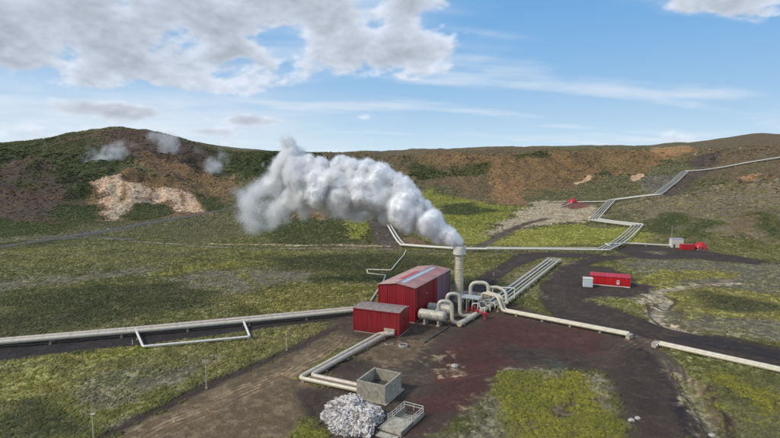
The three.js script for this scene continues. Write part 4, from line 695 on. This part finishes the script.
{
  const cx = -7.3, cz = -98.2, gy = ground(cx, cz), o = thing('rubble_heap', 'rounded heap of white silica-crusted rubble in front of the open tank', 'rubble heap', cx, gy, cz);
  const r = rng(5), g = new THREE.SphereGeometry(1, 96, 40, 0, Math.PI * 2, 0, Math.PI * .56), p = g.attributes.position, top = (x, z) => 0;
  const shape = (ux, uy, uz) => { const n = fbm(ux * 2.1 + 5, uz * 2.1 + uy * 1.4, 5) - .5, m = fbm(ux * 9 + 2, uz * 9 + uy * 7, 3) - .5, k = 1 + n * 1.0 + m * .22; return [ux * 5.6 * k, uy * 3.1 * k, uz * 6.6 * k]; };
  for (let i = 0; i < p.count; i++) p.setXYZ(i, ...shape(p.getX(i), p.getY(i), p.getZ(i)));
  g.computeVertexNormals(); part(o, 'core', boxUV(g), std(rgb(236, 230, 226), { roughness: .95, map: scaled(colourNoise(256, [250, 248, 250], [104, 98, 100], 14, 5), 3.4), bumpMap: bumpSmall, bumpScale: .12 }));
  const sets = [[], [], []];
  for (let i = 0; i < 11000; i++) {
    const a = r() * Math.PI * 2, e = Math.acos(1 - r() * 1.02) , q = shape(Math.sin(e) * Math.cos(a), Math.cos(e), Math.sin(e) * Math.sin(a)), s = .03 + r() ** 4 * .3;
    const c = new THREE.IcosahedronGeometry(s, 0).scale(.8 + r() * 1.5, .5 + r() * .5, .6 + r() * .5); c.rotateY(a * -1 + (r() - .5) * 1.4); c.rotateX((r() - .5) * .9); c.rotateZ((r() - .5) * .9); c.translate(q[0], q[1] + s * .15, q[2]); sets[i % 3].push(c);
  }
  for (let i = 0; i < 420; i++) { const a = r() * 6.2832, d = 5 + r() * r() * 3.4, s = .04 + r() * r() * .2, x = Math.cos(a) * d * .9, z = Math.sin(a) * d; const c = new THREE.IcosahedronGeometry(s, 0).scale(1 + r(), .6, 1); c.rotateY(r() * 6); c.translate(x, ground(cx + x, cz + z) - gy + s * .2, z); sets[i % 3].push(c); }
  sets.forEach((s, i) => { const m = part(o, 'rubble', boxUV(join(s)), std([rgb(236, 233, 230), rgb(220, 216, 212), rgb(158, 150, 145)][i], { roughness: .9, map: scaled(grainB, 1.2) })); m.userData.kind = 'stuff'; });
}
// ---------- cabins, domes, poles ----------
{
  const o = thing('long_cabin', 'long bright red cabin with low roof on the dark gravel pad', 'cabin', 98.2, ground(98.2, -208.6) + .1, -208.6, facing(.92, .39)), W = 15.4, L = 8.6, H = 3.7, R = .55;
  const side = (z) => H + R * (1 - Math.abs(z + L / 2) / (L / 2));
  part(o, 'skid', box(W + .1, .5, L + .1, -W / 2, 0, -L / 2, .04), M.white); part(o, 'inner_frame', box(W - .4, H - .3, L - .4, -W / 2, H / 2 + .1, -L / 2), M.darkSteel);
  for (let i = 0; i < 5; i++) { part(o, 'wall_panel', ribbed(-W + i * W / 5 + .02, -W + (i + 1) * W / 5 - .02, .25, () => H, .3, .05), brightReds[i % 3]); const b = part(o, 'wall_panel', ribbed(i * W / 5 + .02, (i + 1) * W / 5 - .02, .25, () => H, .3, .05), brightReds[(i + 1) % 3]); b.rotation.y = Math.PI; b.position.z = -L; }
  for (let i = 0; i < 3; i++) { const a = part(o, 'wall_panel', ribbed(i * L / 3 + .02, (i + 1) * L / 3 - .02, .25, (x) => side(-x), .3, .05), brightReds[i]); a.rotation.y = Math.PI / 2; const b = part(o, 'wall_panel', ribbed(-(i + 1) * L / 3 + .02, -i * L / 3 - .02, .25, side, .3, .05), brightReds[i]); b.rotation.y = -Math.PI / 2; b.position.x = -W; }
  const sl = Math.hypot(L / 2 + .2, R), pitch = Math.atan2(R, L / 2);
  for (const s of [0, 1]) for (let i = 0; i < 5; i++) { const g = ribbed(-W / 2 - .2 + i * (W + .4) / 5 + .01, -W / 2 - .2 + (i + 1) * (W + .4) / 5 - .01, 0, () => sl, .5, .05); g.rotateX(-Math.PI / 2 + pitch); const p = part(o, 'roof_panel', g, brightReds[(i + s) % 3]); p.rotation.y = s * Math.PI; p.position.set(-W / 2, H + .06, s ? -L - .2 : .2); }
  for (const [x, z] of [[-W, 0], [0, 0], [0, -L]]) part(o, 'corner_trim', box(.22, H, .22, x, H / 2 + .2, z, .02), brightReds[1]);
  const d = part(o, 'hatch', box(1.1, 1.7, .14, -4.6, 1.75, .12, .03), M.white); part(d, 'pane', box(.5, .5, .06, -4.6, 2.1, .18, .02), M.darkSteel);
  const s = thing('white_cabin', 'small white cube cabin at the left end of the long red cabin', 'cabin', 81.2, ground(81.2, -209.4), -209.4, facing(.96, .28)); part(s, 'body', box(3.7, 3.5, 3.4, 0, 1.85, -1.2, .1), M.white); part(s, 'front_panel', box(3.0, 2.9, .1, 0, 1.85, .52, .04), std(rgb(196, 208, 212), { roughness: .4 })); part(s, 'roof', box(3.95, .18, 3.65, 0, 3.66, -1.2, .04), M.white); part(s, 'door_handle', box(.08, .3, .1, 1.1, 1.7, .6, .02), M.darkSteel);
}
function dome(x, z, R, label, turn) {
  const o = thing('dome_shelter', label, 'dome', x, ground(x, z), z, turn, 'red well domes'), n = 12, rings = [[0, .34], [.34, .62], [.62, .86]];
  part(o, 'footing', new THREE.CylinderGeometry(R * 1.06, R * 1.1, .9, 32).translate(0, -.1, 0), M.concrete);
  part(o, 'liner', new THREE.SphereGeometry(R * .97, 24, 10, 0, 6.2832, 0, Math.PI / 2).scale(1, 1.08, 1), M.darkSteel);
  rings.forEach(([a, b], k) => { for (let i = 0; i < n; i++) { const g = new THREE.SphereGeometry(R, 3, 3, (i + (k % 2) * .5) / n * 6.2832 + .008, 6.2832 / n - .016, Math.PI / 2 * (1 - b) + .006, Math.PI / 2 * (b - a) - .012).scale(1, 1.08, 1); part(o, 'shell_panel', g, brightReds[(i * 2 + k) % 3]); } });
  part(o, 'crown', new THREE.SphereGeometry(R, 18, 4, 0, 6.2832, 0, Math.PI / 2 * .145).scale(1, 1.08, 1), brightReds[1]);
  const d = part(o, 'door_hood', box(R * .5, R * .62, R * .5, 0, R * .3, R * .86, .08), brightReds[0]); part(d, 'door', box(R * .36, R * .5, .1, 0, R * .26, R * 1.12, .03), M.steel);
}
dome(188.5, -312.5, 4.2, 'red dome shelter beside the white cabin on the dark pad', -.5);
dome(194.5, -552, 4.9, 'distant red dome shelter on pale ground left of the zigzag pipes', -.2);
{
  const o = thing('site_cabin', 'low red box cabin beside the near red dome', 'cabin', 179.6, ground(179.6, -311), -311, -.06); part(o, 'body', box(7.4, 3.2, 3.4, 0, 1.5, 0, .08), brightReds[2]); part(o, 'roof', box(7.7, .2, 3.7, 0, 3.2, 0, .04), brightReds[0]); part(o, 'door', box(1, 2, .1, 2, 1.1, 1.74, .03), M.steel);
  const w = thing('site_cabin', 'white box cabin raised behind the low red cabin', 'cabin', 177.5, ground(177.5, -319), -319, -.06); part(w, 'body', box(7.2, 5.6, 3.4, 0, 2.7, 0, .1), M.white); part(w, 'roof', box(7.5, .2, 3.7, 0, 5.6, 0, .04), M.galv); part(w, 'door', box(1, 2, .1, -2, 1.2, 1.74, .03), M.steel);
  const m = thing('antenna_mast', 'thin antenna mast rising behind the white site cabin', 'mast', 176, ground(176, -322), -322); part(m, 'mast', new THREE.CylinderGeometry(.08, .16, 13.5, 8).translate(0, 6.6, 0), M.galv); part(m, 'cross_arm', bar(V(-.7, 12, 0), V(.7, 12, 0), .05, 6), M.galv); part(m, 'foot', box(.8, .5, .8, 0, .05, 0), M.concrete);
}
for (const [x, z, h, lab, head] of [[-54.2, -90.4, 4.9, 'slim pale lamp post near the lower left edge', 1], [-41.3, -112.4, 5.1, 'slim pale post standing on the edge of the dirt track', 0], [-28, -136.6, 4.6, 'slim pale post near the left corner of the plant yard', 0]]) {
  const o = thing('lamp_post', lab, 'post', x, ground(x, z), z, .4); part(o, 'pole', new THREE.CylinderGeometry(.07, .11, h, 10).translate(0, h / 2 - .1, 0), M.cladCream); part(o, 'foot', box(.55, .4, .55, 0, .05, 0, .04), M.concrete);
  if (head) { part(o, 'lamp_head', box(.75, .22, .34, .12, h, 0, .06), M.white); } else part(o, 'cap', new THREE.CylinderGeometry(.12, .12, .18, 10).translate(0, h - .05, 0), M.white);
}
[[52, -250, 'white marker stake by the dark road behind the stack'], [47, -232, 'white marker stake at the grass edge behind the stack'], [70, -283, 'white marker stake beyond the road crossing'], [-72, -141, 'short white marker stake beside the pipe loop']].forEach(([x, z, lab]) => { const o = thing('marker_stake', lab, 'stake', x, ground(x, z), z); part(o, 'stake', box(.14, 1.5, .14, 0, .65, 0, .02), M.white); part(o, 'cap', box(.2, .14, .2, 0, 1.42, 0, .02), M.cladCream); });
[[47.4, -97.5, .55, 'left white stone on the mossy slope at lower right'], [49, -98.4, .5, 'right white stone of the pair on the mossy slope'], [61.7, -95, .5, 'white stone beside the eroded gully'], [16, -125, .7, 'pale boulder on the gravel between tank and loose pipe']].forEach(([x, z, s, lab], k) => {
  const g = new THREE.IcosahedronGeometry(s, 3), p = g.attributes.position; for (let i = 0; i < p.count; i++) { const a = p.getX(i), b = p.getY(i), c = p.getZ(i), f = 1 + (fbm(a * 2 + k * 7, c * 2 + b * 1.7, 4) - .5) * .8; p.setXYZ(i, a * f * 1.2, b * f * .75, c * f); } g.computeVertexNormals();
  const m = new THREE.Mesh(boxUV(g), std(rgb(196, 192, 184), { roughness: .9, map: scaled(grainB, 1) })); m.name = numbered('boulder'); m.position.set(x, ground(x, z) + s * .3, z); m.castShadow = m.receiveShadow = true; scene.add(m); tag(m, lab, 'stone');
});
// ---------- paved road on the left ----------
function road(list, w, name, mat, lift = .25) {
  const c = new THREE.CatmullRomCurve3(list.map(([x, z]) => V(x, 0, z))), n = 160, pos = [], idx = [], uv = [], P = c.getSpacedPoints(n); let ys = P.map((p) => HK(p.x, p.z));
  ys = P.map((p, i) => { let s = -1e9; for (const o of [-w / 2, 0, w / 2]) { const q = P[Math.min(n, i + 1)].clone().sub(P[Math.max(0, i - 1)]).normalize(); s = Math.max(s, ground(p.x - q.z * o, p.z + q.x * o)); } return s; });
  for (let k = 0; k < 4; k++) ys = ys.map((y, i) => (ys[Math.max(0, i - 1)] + y * 2 + ys[Math.min(n, i + 1)]) / 4);
  for (let i = 0; i <= n; i++) { const q = P[Math.min(n, i + 1)].clone().sub(P[Math.max(0, i - 1)]).normalize(), p = P[i]; [[-w / 2 - 2.2, -1.8], [-w / 2, 0], [0, .08], [w / 2, 0], [w / 2 + 2.2, -1.8]].forEach(([o, dy]) => { pos.push(p.x - q.z * o, ys[i] + lift + dy, p.z + q.x * o); uv.push(o, i * 3); }); if (i) for (let k = 0; k < 4; k++) { const a = (i - 1) * 5 + k; idx.push(a, a + 1, a + 5, a + 1, a + 6, a + 5); } }
  const g = new THREE.BufferGeometry(); g.setAttribute('position', new THREE.Float32BufferAttribute(pos, 3)); g.setAttribute('uv', new THREE.Float32BufferAttribute(uv, 2)); g.setIndex(idx); g.computeVertexNormals(); const m = new THREE.Mesh(g, mat); m.name = name; m.userData.kind = 'structure'; m.castShadow = m.receiveShadow = true; scene.add(m);
}
{ const l = []; for (let i = 0; i < ROAD.length; i += 2) l.push([ROAD[i], ROAD[i + 1]]); road(l, 7.5, 'road', M.asphalt); road([[-226, -352], [-214, -359], [-196, -362.5], [-176, -356]], 5.5, 'side_road', M.asphalt, .2); }
// ---------- steam ----------
// Steam is built of very many small pale flakes, thinner at the rim, filling billows round the listed centres.
const steamMat = new THREE.MeshPhysicalMaterial({ color: new THREE.Color(.99, .99, .995), roughness: 1, transmission: .5, thickness: 0, specularIntensity: 0 });
const n3 = (x, y, z, s) => (fbm(x / s + z * .31 / s, y / s - z * .27 / s, 2) + fbm(z / s + 9 + y * .3 / s, x / s + 4 - y * .2 / s, 2)) / 2;
const swarm = (radius, seed) => { // flecks of about 10 cm adrift in a ball
  const r = rng(seed), pos = [], nor = [], a = V(), b = V(), n = V();
  for (let i = 0; i < 60; i++) { const c = V(r() - .5, r() - .5, r() - .5).normalize().multiplyScalar(radius * r() ** .45); a.set(r() - .5, r() - .5, r() - .5).normalize(); b.set(r() - .5, r() - .5, r() - .5); b.addScaledVector(a, -a.dot(b)).normalize(); n.crossVectors(a, b); const s = .045 + .035 * r(); for (let v = 0; v < 3; v++) { const t = v * 2.0944; pos.push(...c.clone().addScaledVector(a, Math.cos(t) * s).addScaledVector(b, Math.sin(t) * s).toArray()); nor.push(n.x, n.y, n.z); } }
  const g = new THREE.BufferGeometry(); g.setAttribute('position', new THREE.Float32BufferAttribute(pos, 3)); g.setAttribute('normal', new THREE.Float32BufferAttribute(nor, 3)); return g;
};
const tight = swarm(.85, 21), loose = swarm(1.9, 22);
function steam(name, label, balls, count, size, seed, lump, edge, eat, solid) {
  const r = rng(seed), vol = balls.map((b) => b[3] ** 2.2 * (b[4] ?? 1)), sum = vol.reduce((a, b) => a + b, 0), B = balls[0], fleck = new THREE.InstancedMesh(solid ? tight : loose, steamMat, count), veil = new THREE.InstancedMesh(loose, steamMat, count), q4 = new THREE.Object3D(); let k = 0, kv = 0, tries = 0, thin = 1;
  const field = (x, y, z) => { // above 0 inside the steam; rounded billows of three sizes
    let f = -9, w = 0, tw = 0; for (const c of balls) { const d = 1 - Math.hypot(x - c[0], y - c[1], z - c[2]) / c[3]; if (d > f) f = d; const q = Math.exp(6 * d); w += q; tw += q * c[4]; }
    thin = tw / w; if (f < -.8) return f;
    const bil = (s, o) => Math.abs(2 * n3(x + o, y - o, z + o * .7, s) - 1);
    if (solid) return f + bil(lump, 0) * 1.25 + bil(lump * .4, 50) * .5 + bil(lump * .15, 20) * .2 - .3 - (1 - thin) * eat * (n3(x, y, z, lump * .5) - .25);
    return f + (n3(x, y, z, lump) - .5) * eat + (n3(x + 40, y, z, lump * .4) - .5) * eat * .8 + (n3(x, y + 70, z, lump * .16) - .5) * eat * .5 - .18;
  };
  while (k + kv < count && tries++ < count * 30) {
    let t = r() * sum, i = 0; while ((t -= vol[i]) > 0 && i < balls.length - 1) i++;
    const b = balls[i], u = r() * 2 - 1, ph = r() * 6.2832, q = Math.sqrt(1 - u * u), R = b[3] * Math.cbrt(.1 + 1.7 * r()), x = b[0] + q * Math.cos(ph) * R, y = b[1] + u * R, z = b[2] + q * Math.sin(ph) * R;
    const f = field(x, y, z);
    if (f < 0 || r() > sstep(0, edge * (1.9 - thin), f) * thin) continue;
    if (solid && thin > .75 && f > .38) continue;
    q4.position.set(x - B[0], y - B[1], z - B[2]); q4.rotation.set(r() * 6.28, r() * 6.28, r() * 6.28); q4.scale.setScalar(size * (.7 + .6 * r())); q4.updateMatrix(); if (solid && (r() < sstep(.8, .45, thin) || (f < .12 && r() < .4))) veil.setMatrixAt(kv++, q4.matrix); else fleck.setMatrixAt(k++, q4.matrix);
  }
  for (const w of [fleck, veil]) w.castShadow = w.receiveShadow = true; veil.count = kv; veil.userData.kind = 'stuff'; veil.name = 'drifting_veil'; fleck.count = k; fleck.castShadow = fleck.receiveShadow = true; fleck.userData.kind = 'stuff';
  let o;
  if (solid) {
    o = thing(name, label, 'steam', B[0], B[1], B[2]); fleck.name = 'drifting_rim'; o.add(fleck, veil);
    let lo = V(1e9, 1e9, 1e9), hi = V(-1e9, -1e9, -1e9); for (const b of balls) { lo.min(V(b[0], b[1], b[2]).subScalar(b[3] * 1.5)); hi.max(V(b[0], b[1], b[2]).addScalar(b[3] * 1.5)); }
    const n = 132, mc = new MarchingCubes(n, steamMat, false, false, 600000), c = lo.clone().add(hi).multiplyScalar(.5), e = hi.clone().sub(lo).multiplyScalar(.5);
    for (let zz = 0, i = 0; zz < n; zz++) for (let yy = 0; yy < n; yy++) for (let xx = 0; xx < n; xx++, i++) { const x = c.x + (xx / (n / 2) - 1) * e.x, y = c.y + (yy / (n / 2) - 1) * e.y, z = c.z + (zz / (n / 2) - 1) * e.z; mc.field[i] = field(x, y, z) - .28 - (1 - thin) * 1.1; }
    mc.isolation = 0; mc.update(); const cnt = mc.count, P = new Float32Array(cnt * 3); for (let i = 0; i < cnt; i++) { P[3 * i] = c.x - B[0] + mc.positionArray[3 * i] * e.x; P[3 * i + 1] = c.y - B[1] + mc.positionArray[3 * i + 1] * e.y; P[3 * i + 2] = c.z - B[2] + mc.positionArray[3 * i + 2] * e.z; }
    let cg = new THREE.BufferGeometry(); cg.setAttribute('position', new THREE.BufferAttribute(P, 3)); cg = mergeVertices(cg, 1e-3); cg.computeVertexNormals(); part(o, 'dense_core', cg, std(new THREE.Color(.985, .985, .99), { roughness: 1 })); console.log('core', cnt / 3);
  } else { o = fleck; o.name = numbered(name); o.position.set(B[0], B[1], B[2]); scene.add(o); tag(o, label, 'steam', undefined, 'stuff'); }
  console.log(name, k, kv, tries); return o;
}
steam('steam_plume', 'dense white steam plume drifting left from the stack', [[24.7,22.2,-187.0,1.9,1],[23.3,22.8,-187.5,2.7,1],[21.2,23.8,-188.3,3.5,1],[19.1,25.2,-189.1,4.2,1],[16.2,26.9,-190.1,5.0,1],[12.9,29.4,-191.3,6.0,1],[8.9,32.2,-192.7,7.1,1],[4.5,35.1,-194.3,8.3,1],[-0.8,37.6,-196.1,9.2,1],[-6.5,39.8,-198.1,10.1,1],[-12.7,40.8,-200.1,10.6,1],[-19.0,41.1,-202.2,10.7,1],[-25.5,41.8,-204.3,10.4,1],[-32.1,42.5,-206.4,9.7,1],[-36.6,47.2,-207.8,8.5,0.9],[-39.5,53.6,-208.7,6.4,0.8],[-40.6,57.9,-209.1,4.3,0.7],[-43.8,47.2,-210.0,7.3,0.7],[-49.6,42.3,-211.7,6.9,0.6],[-54.9,39.8,-213.3,6.1,0.45],[-58.6,34.4,-214.3,7.0,0.42],[-60.6,28.5,-214.8,6.1,0.36],[-52.5,31.6,-212.5,6.9,0.36],[-62.2,37.6,-215.3,4.4,0.26],[-57.1,24.9,-213.8,4.4,0.28],[-47.3,30.1,-210.9,6.4,0.5],[-40.2,34.8,-208.8,6.4,0.6],[-41.7,28.3,-209.2,4.3,0.45],[-34.8,31.3,-207.2,3.4,0.4],[-8.8,47.7,-198.8,4.9,1],[-16.2,48.9,-201.3,4.5,0.9],[-1.1,44.4,-196.2,4.0,1],[-26.6,50.4,-204.7,3.8,0.8],[-11.6,31.6,-199.7,3.7,0.9],[-1.9,30.4,-196.5,3.2,1],[5.6,40.7,-193.9,3.6,1],[13.3,35.0,-191.2,2.7,1]], 80000, 1, 3, 9, .42, 1.6, true);
steam('steam_wisp', 'thin steam wisp rising from the middle of the left hillside', [[-392.9,56.6,-690.0,14.3,0.5],[-382.6,52.6,-690.0,16.1,0.6],[-369.5,51.3,-690.0,19.7,0.8],[-358.5,59.2,-690.0,17.9,0.8],[-350.1,68.3,-690.0,14.3,0.6],[-343.0,78.8,-690.0,12.5,0.4],[-394.4,76.2,-690.0,9.0,0.3]], 2300, 1.7, 8, 20, .7, 3.4);
steam('steam_wisp', 'small steam wisp at the crest of the left hill', [[-348.8,89.9,-780.0,12.2,0.6],[-337.1,85.4,-780.0,18.2,0.8],[-325.5,78.1,-780.0,14.2,0.6],[-318.3,72.2,-780.0,8.1,0.4]], 1500, 1.7, 9, 18, .7, 3.4);
steam('steam_wisp', 'faint steam wisp on the right shoulder of the left hill', [[-233.7,48.7,-690.0,10.7,0.5],[-226.0,42.1,-690.0,12.5,0.5],[-220.2,56.6,-690.0,9.0,0.35],[-250.0,69.6,-690.0,7.2,0.2],[-221.2,67.0,-690.0,7.2,0.25]], 900, 1.7, 10, 18, .7, 3.4);

console.log('steam done');
// ---------- ground cover ----------
{
  const r = rng(77), tuft = (() => { const g = mergeVertices(new THREE.IcosahedronGeometry(.26, 1).deleteAttribute('uv').deleteAttribute('normal')), p = g.attributes.position; for (let i = 0; i < p.count; i++) { const f = .62 + .75 * vnoise(p.getX(i) * 9 + 5, p.getZ(i) * 9 + p.getY(i) * 7 + 2); p.setXYZ(i, p.getX(i) * f * 1.15, p.getY(i) * f * .78, p.getZ(i) * f * 1.15); } g.computeVertexNormals(); return g; })();
  const pebble = (() => { const g = new THREE.IcosahedronGeometry(.2, 0), p = g.attributes.position; for (let i = 0; i < p.count; i++) { const f = .8 + .5 * vnoise(p.getX(i) * 13 + 5, p.getZ(i) * 13 + p.getY(i) * 9); p.setXYZ(i, p.getX(i) * f * 1.2, p.getY(i) * f * .6, p.getZ(i) * f); } g.computeVertexNormals(); return g; })();
  const clear = (x, z) => !(Math.hypot(x + 5, z + 151) < 11 || (x > -2 && x < 24 && z < -160 && z > -196 && Math.abs((x - 7.8) * .898 + (z + 161) * .44 + 6.4) < 7) || (Math.abs(x + 2) < 7 && z < -102 && z > -117) || Math.hypot(x + 7.3, z + 98.2) < 6 || (Math.abs(x - 3) < 6 && z > -103 && z < -89) || (x > 79 && x < 106 && z < -205 && z > -224));
  function scatter(name, geo, mat, n, test, label, category, size, tone, d0 = 82, dd = 330, pw = 1.5) {
    const m = new THREE.InstancedMesh(geo, mat, n), q = new THREE.Object3D(), c = new THREE.Color(); let k = 0, tr = 0;
    while (k < n && tr++ < n * 12) {
      const d = d0 + dd * r() ** pw, x = (r() * 2 - 1) * (d * .8 + 6), map = Math.abs(x) < 159 && d < 358 ? nearMap : Math.abs(x) < 428 && d < 758 ? midMap : farMap, col = map.at(x, d); if (!test(col, r) || !clear(x, -d)) continue;
      const s = size * (.5 + 1.1 * r() * r() + .3 * r()) * (1 + d / 420); q.position.set(x, ground(x, -d), -d); q.rotation.set((r() - .5) * .3, r() * 6.28, (r() - .5) * .3); q.scale.set(s * (.8 + .5 * r()), s * (.7 + .5 * r()), s * (.8 + .5 * r())); q.updateMatrix(); m.setMatrixAt(k, q.matrix);
      const f = tone * (.75 + .5 * r()); c.setRGB(lin(Math.min(255, col[0]) / 255) * f, lin(Math.min(255, col[1]) / 255) * f, lin(Math.min(255, col[2]) / 255) * f); m.setColorAt(k, c); k++;
    }
    m.count = k; m.name = name; m.castShadow = m.receiveShadow = true; scene.add(m); tag(m, label, category, undefined, 'stuff'); console.log(name, k);
  }
  const green = (c) => c[1] - c[2] > 26 && c[1] >= c[0] - 8;
  scatter('moss_tufts', tuft, std(new THREE.Color(1, 1, 1), { roughness: 1 }), 240000, (c, r) => green(c) && r() < .9, 'tufts of moss and short grass all over the plain', 'grass', .86, .98);
  scatter('gravel_stones', pebble, std(new THREE.Color(1, 1, 1), { roughness: .95 }), 80000, (c) => !green(c), 'loose gravel stones on the bare ground', 'gravel', .42, 1.15, 82, 245, 1.7);
  scatter('hill_scrub', tuft, std(new THREE.Color(1, 1, 1), { roughness: 1 }), 100000, (c, r) => r() < (green(c) ? .9 : .22), 'low scrub and stones scattered over the far hillsides', 'scrub', 1.15, .9, 395, 570, 1);
}
renderer.render(scene, camera);
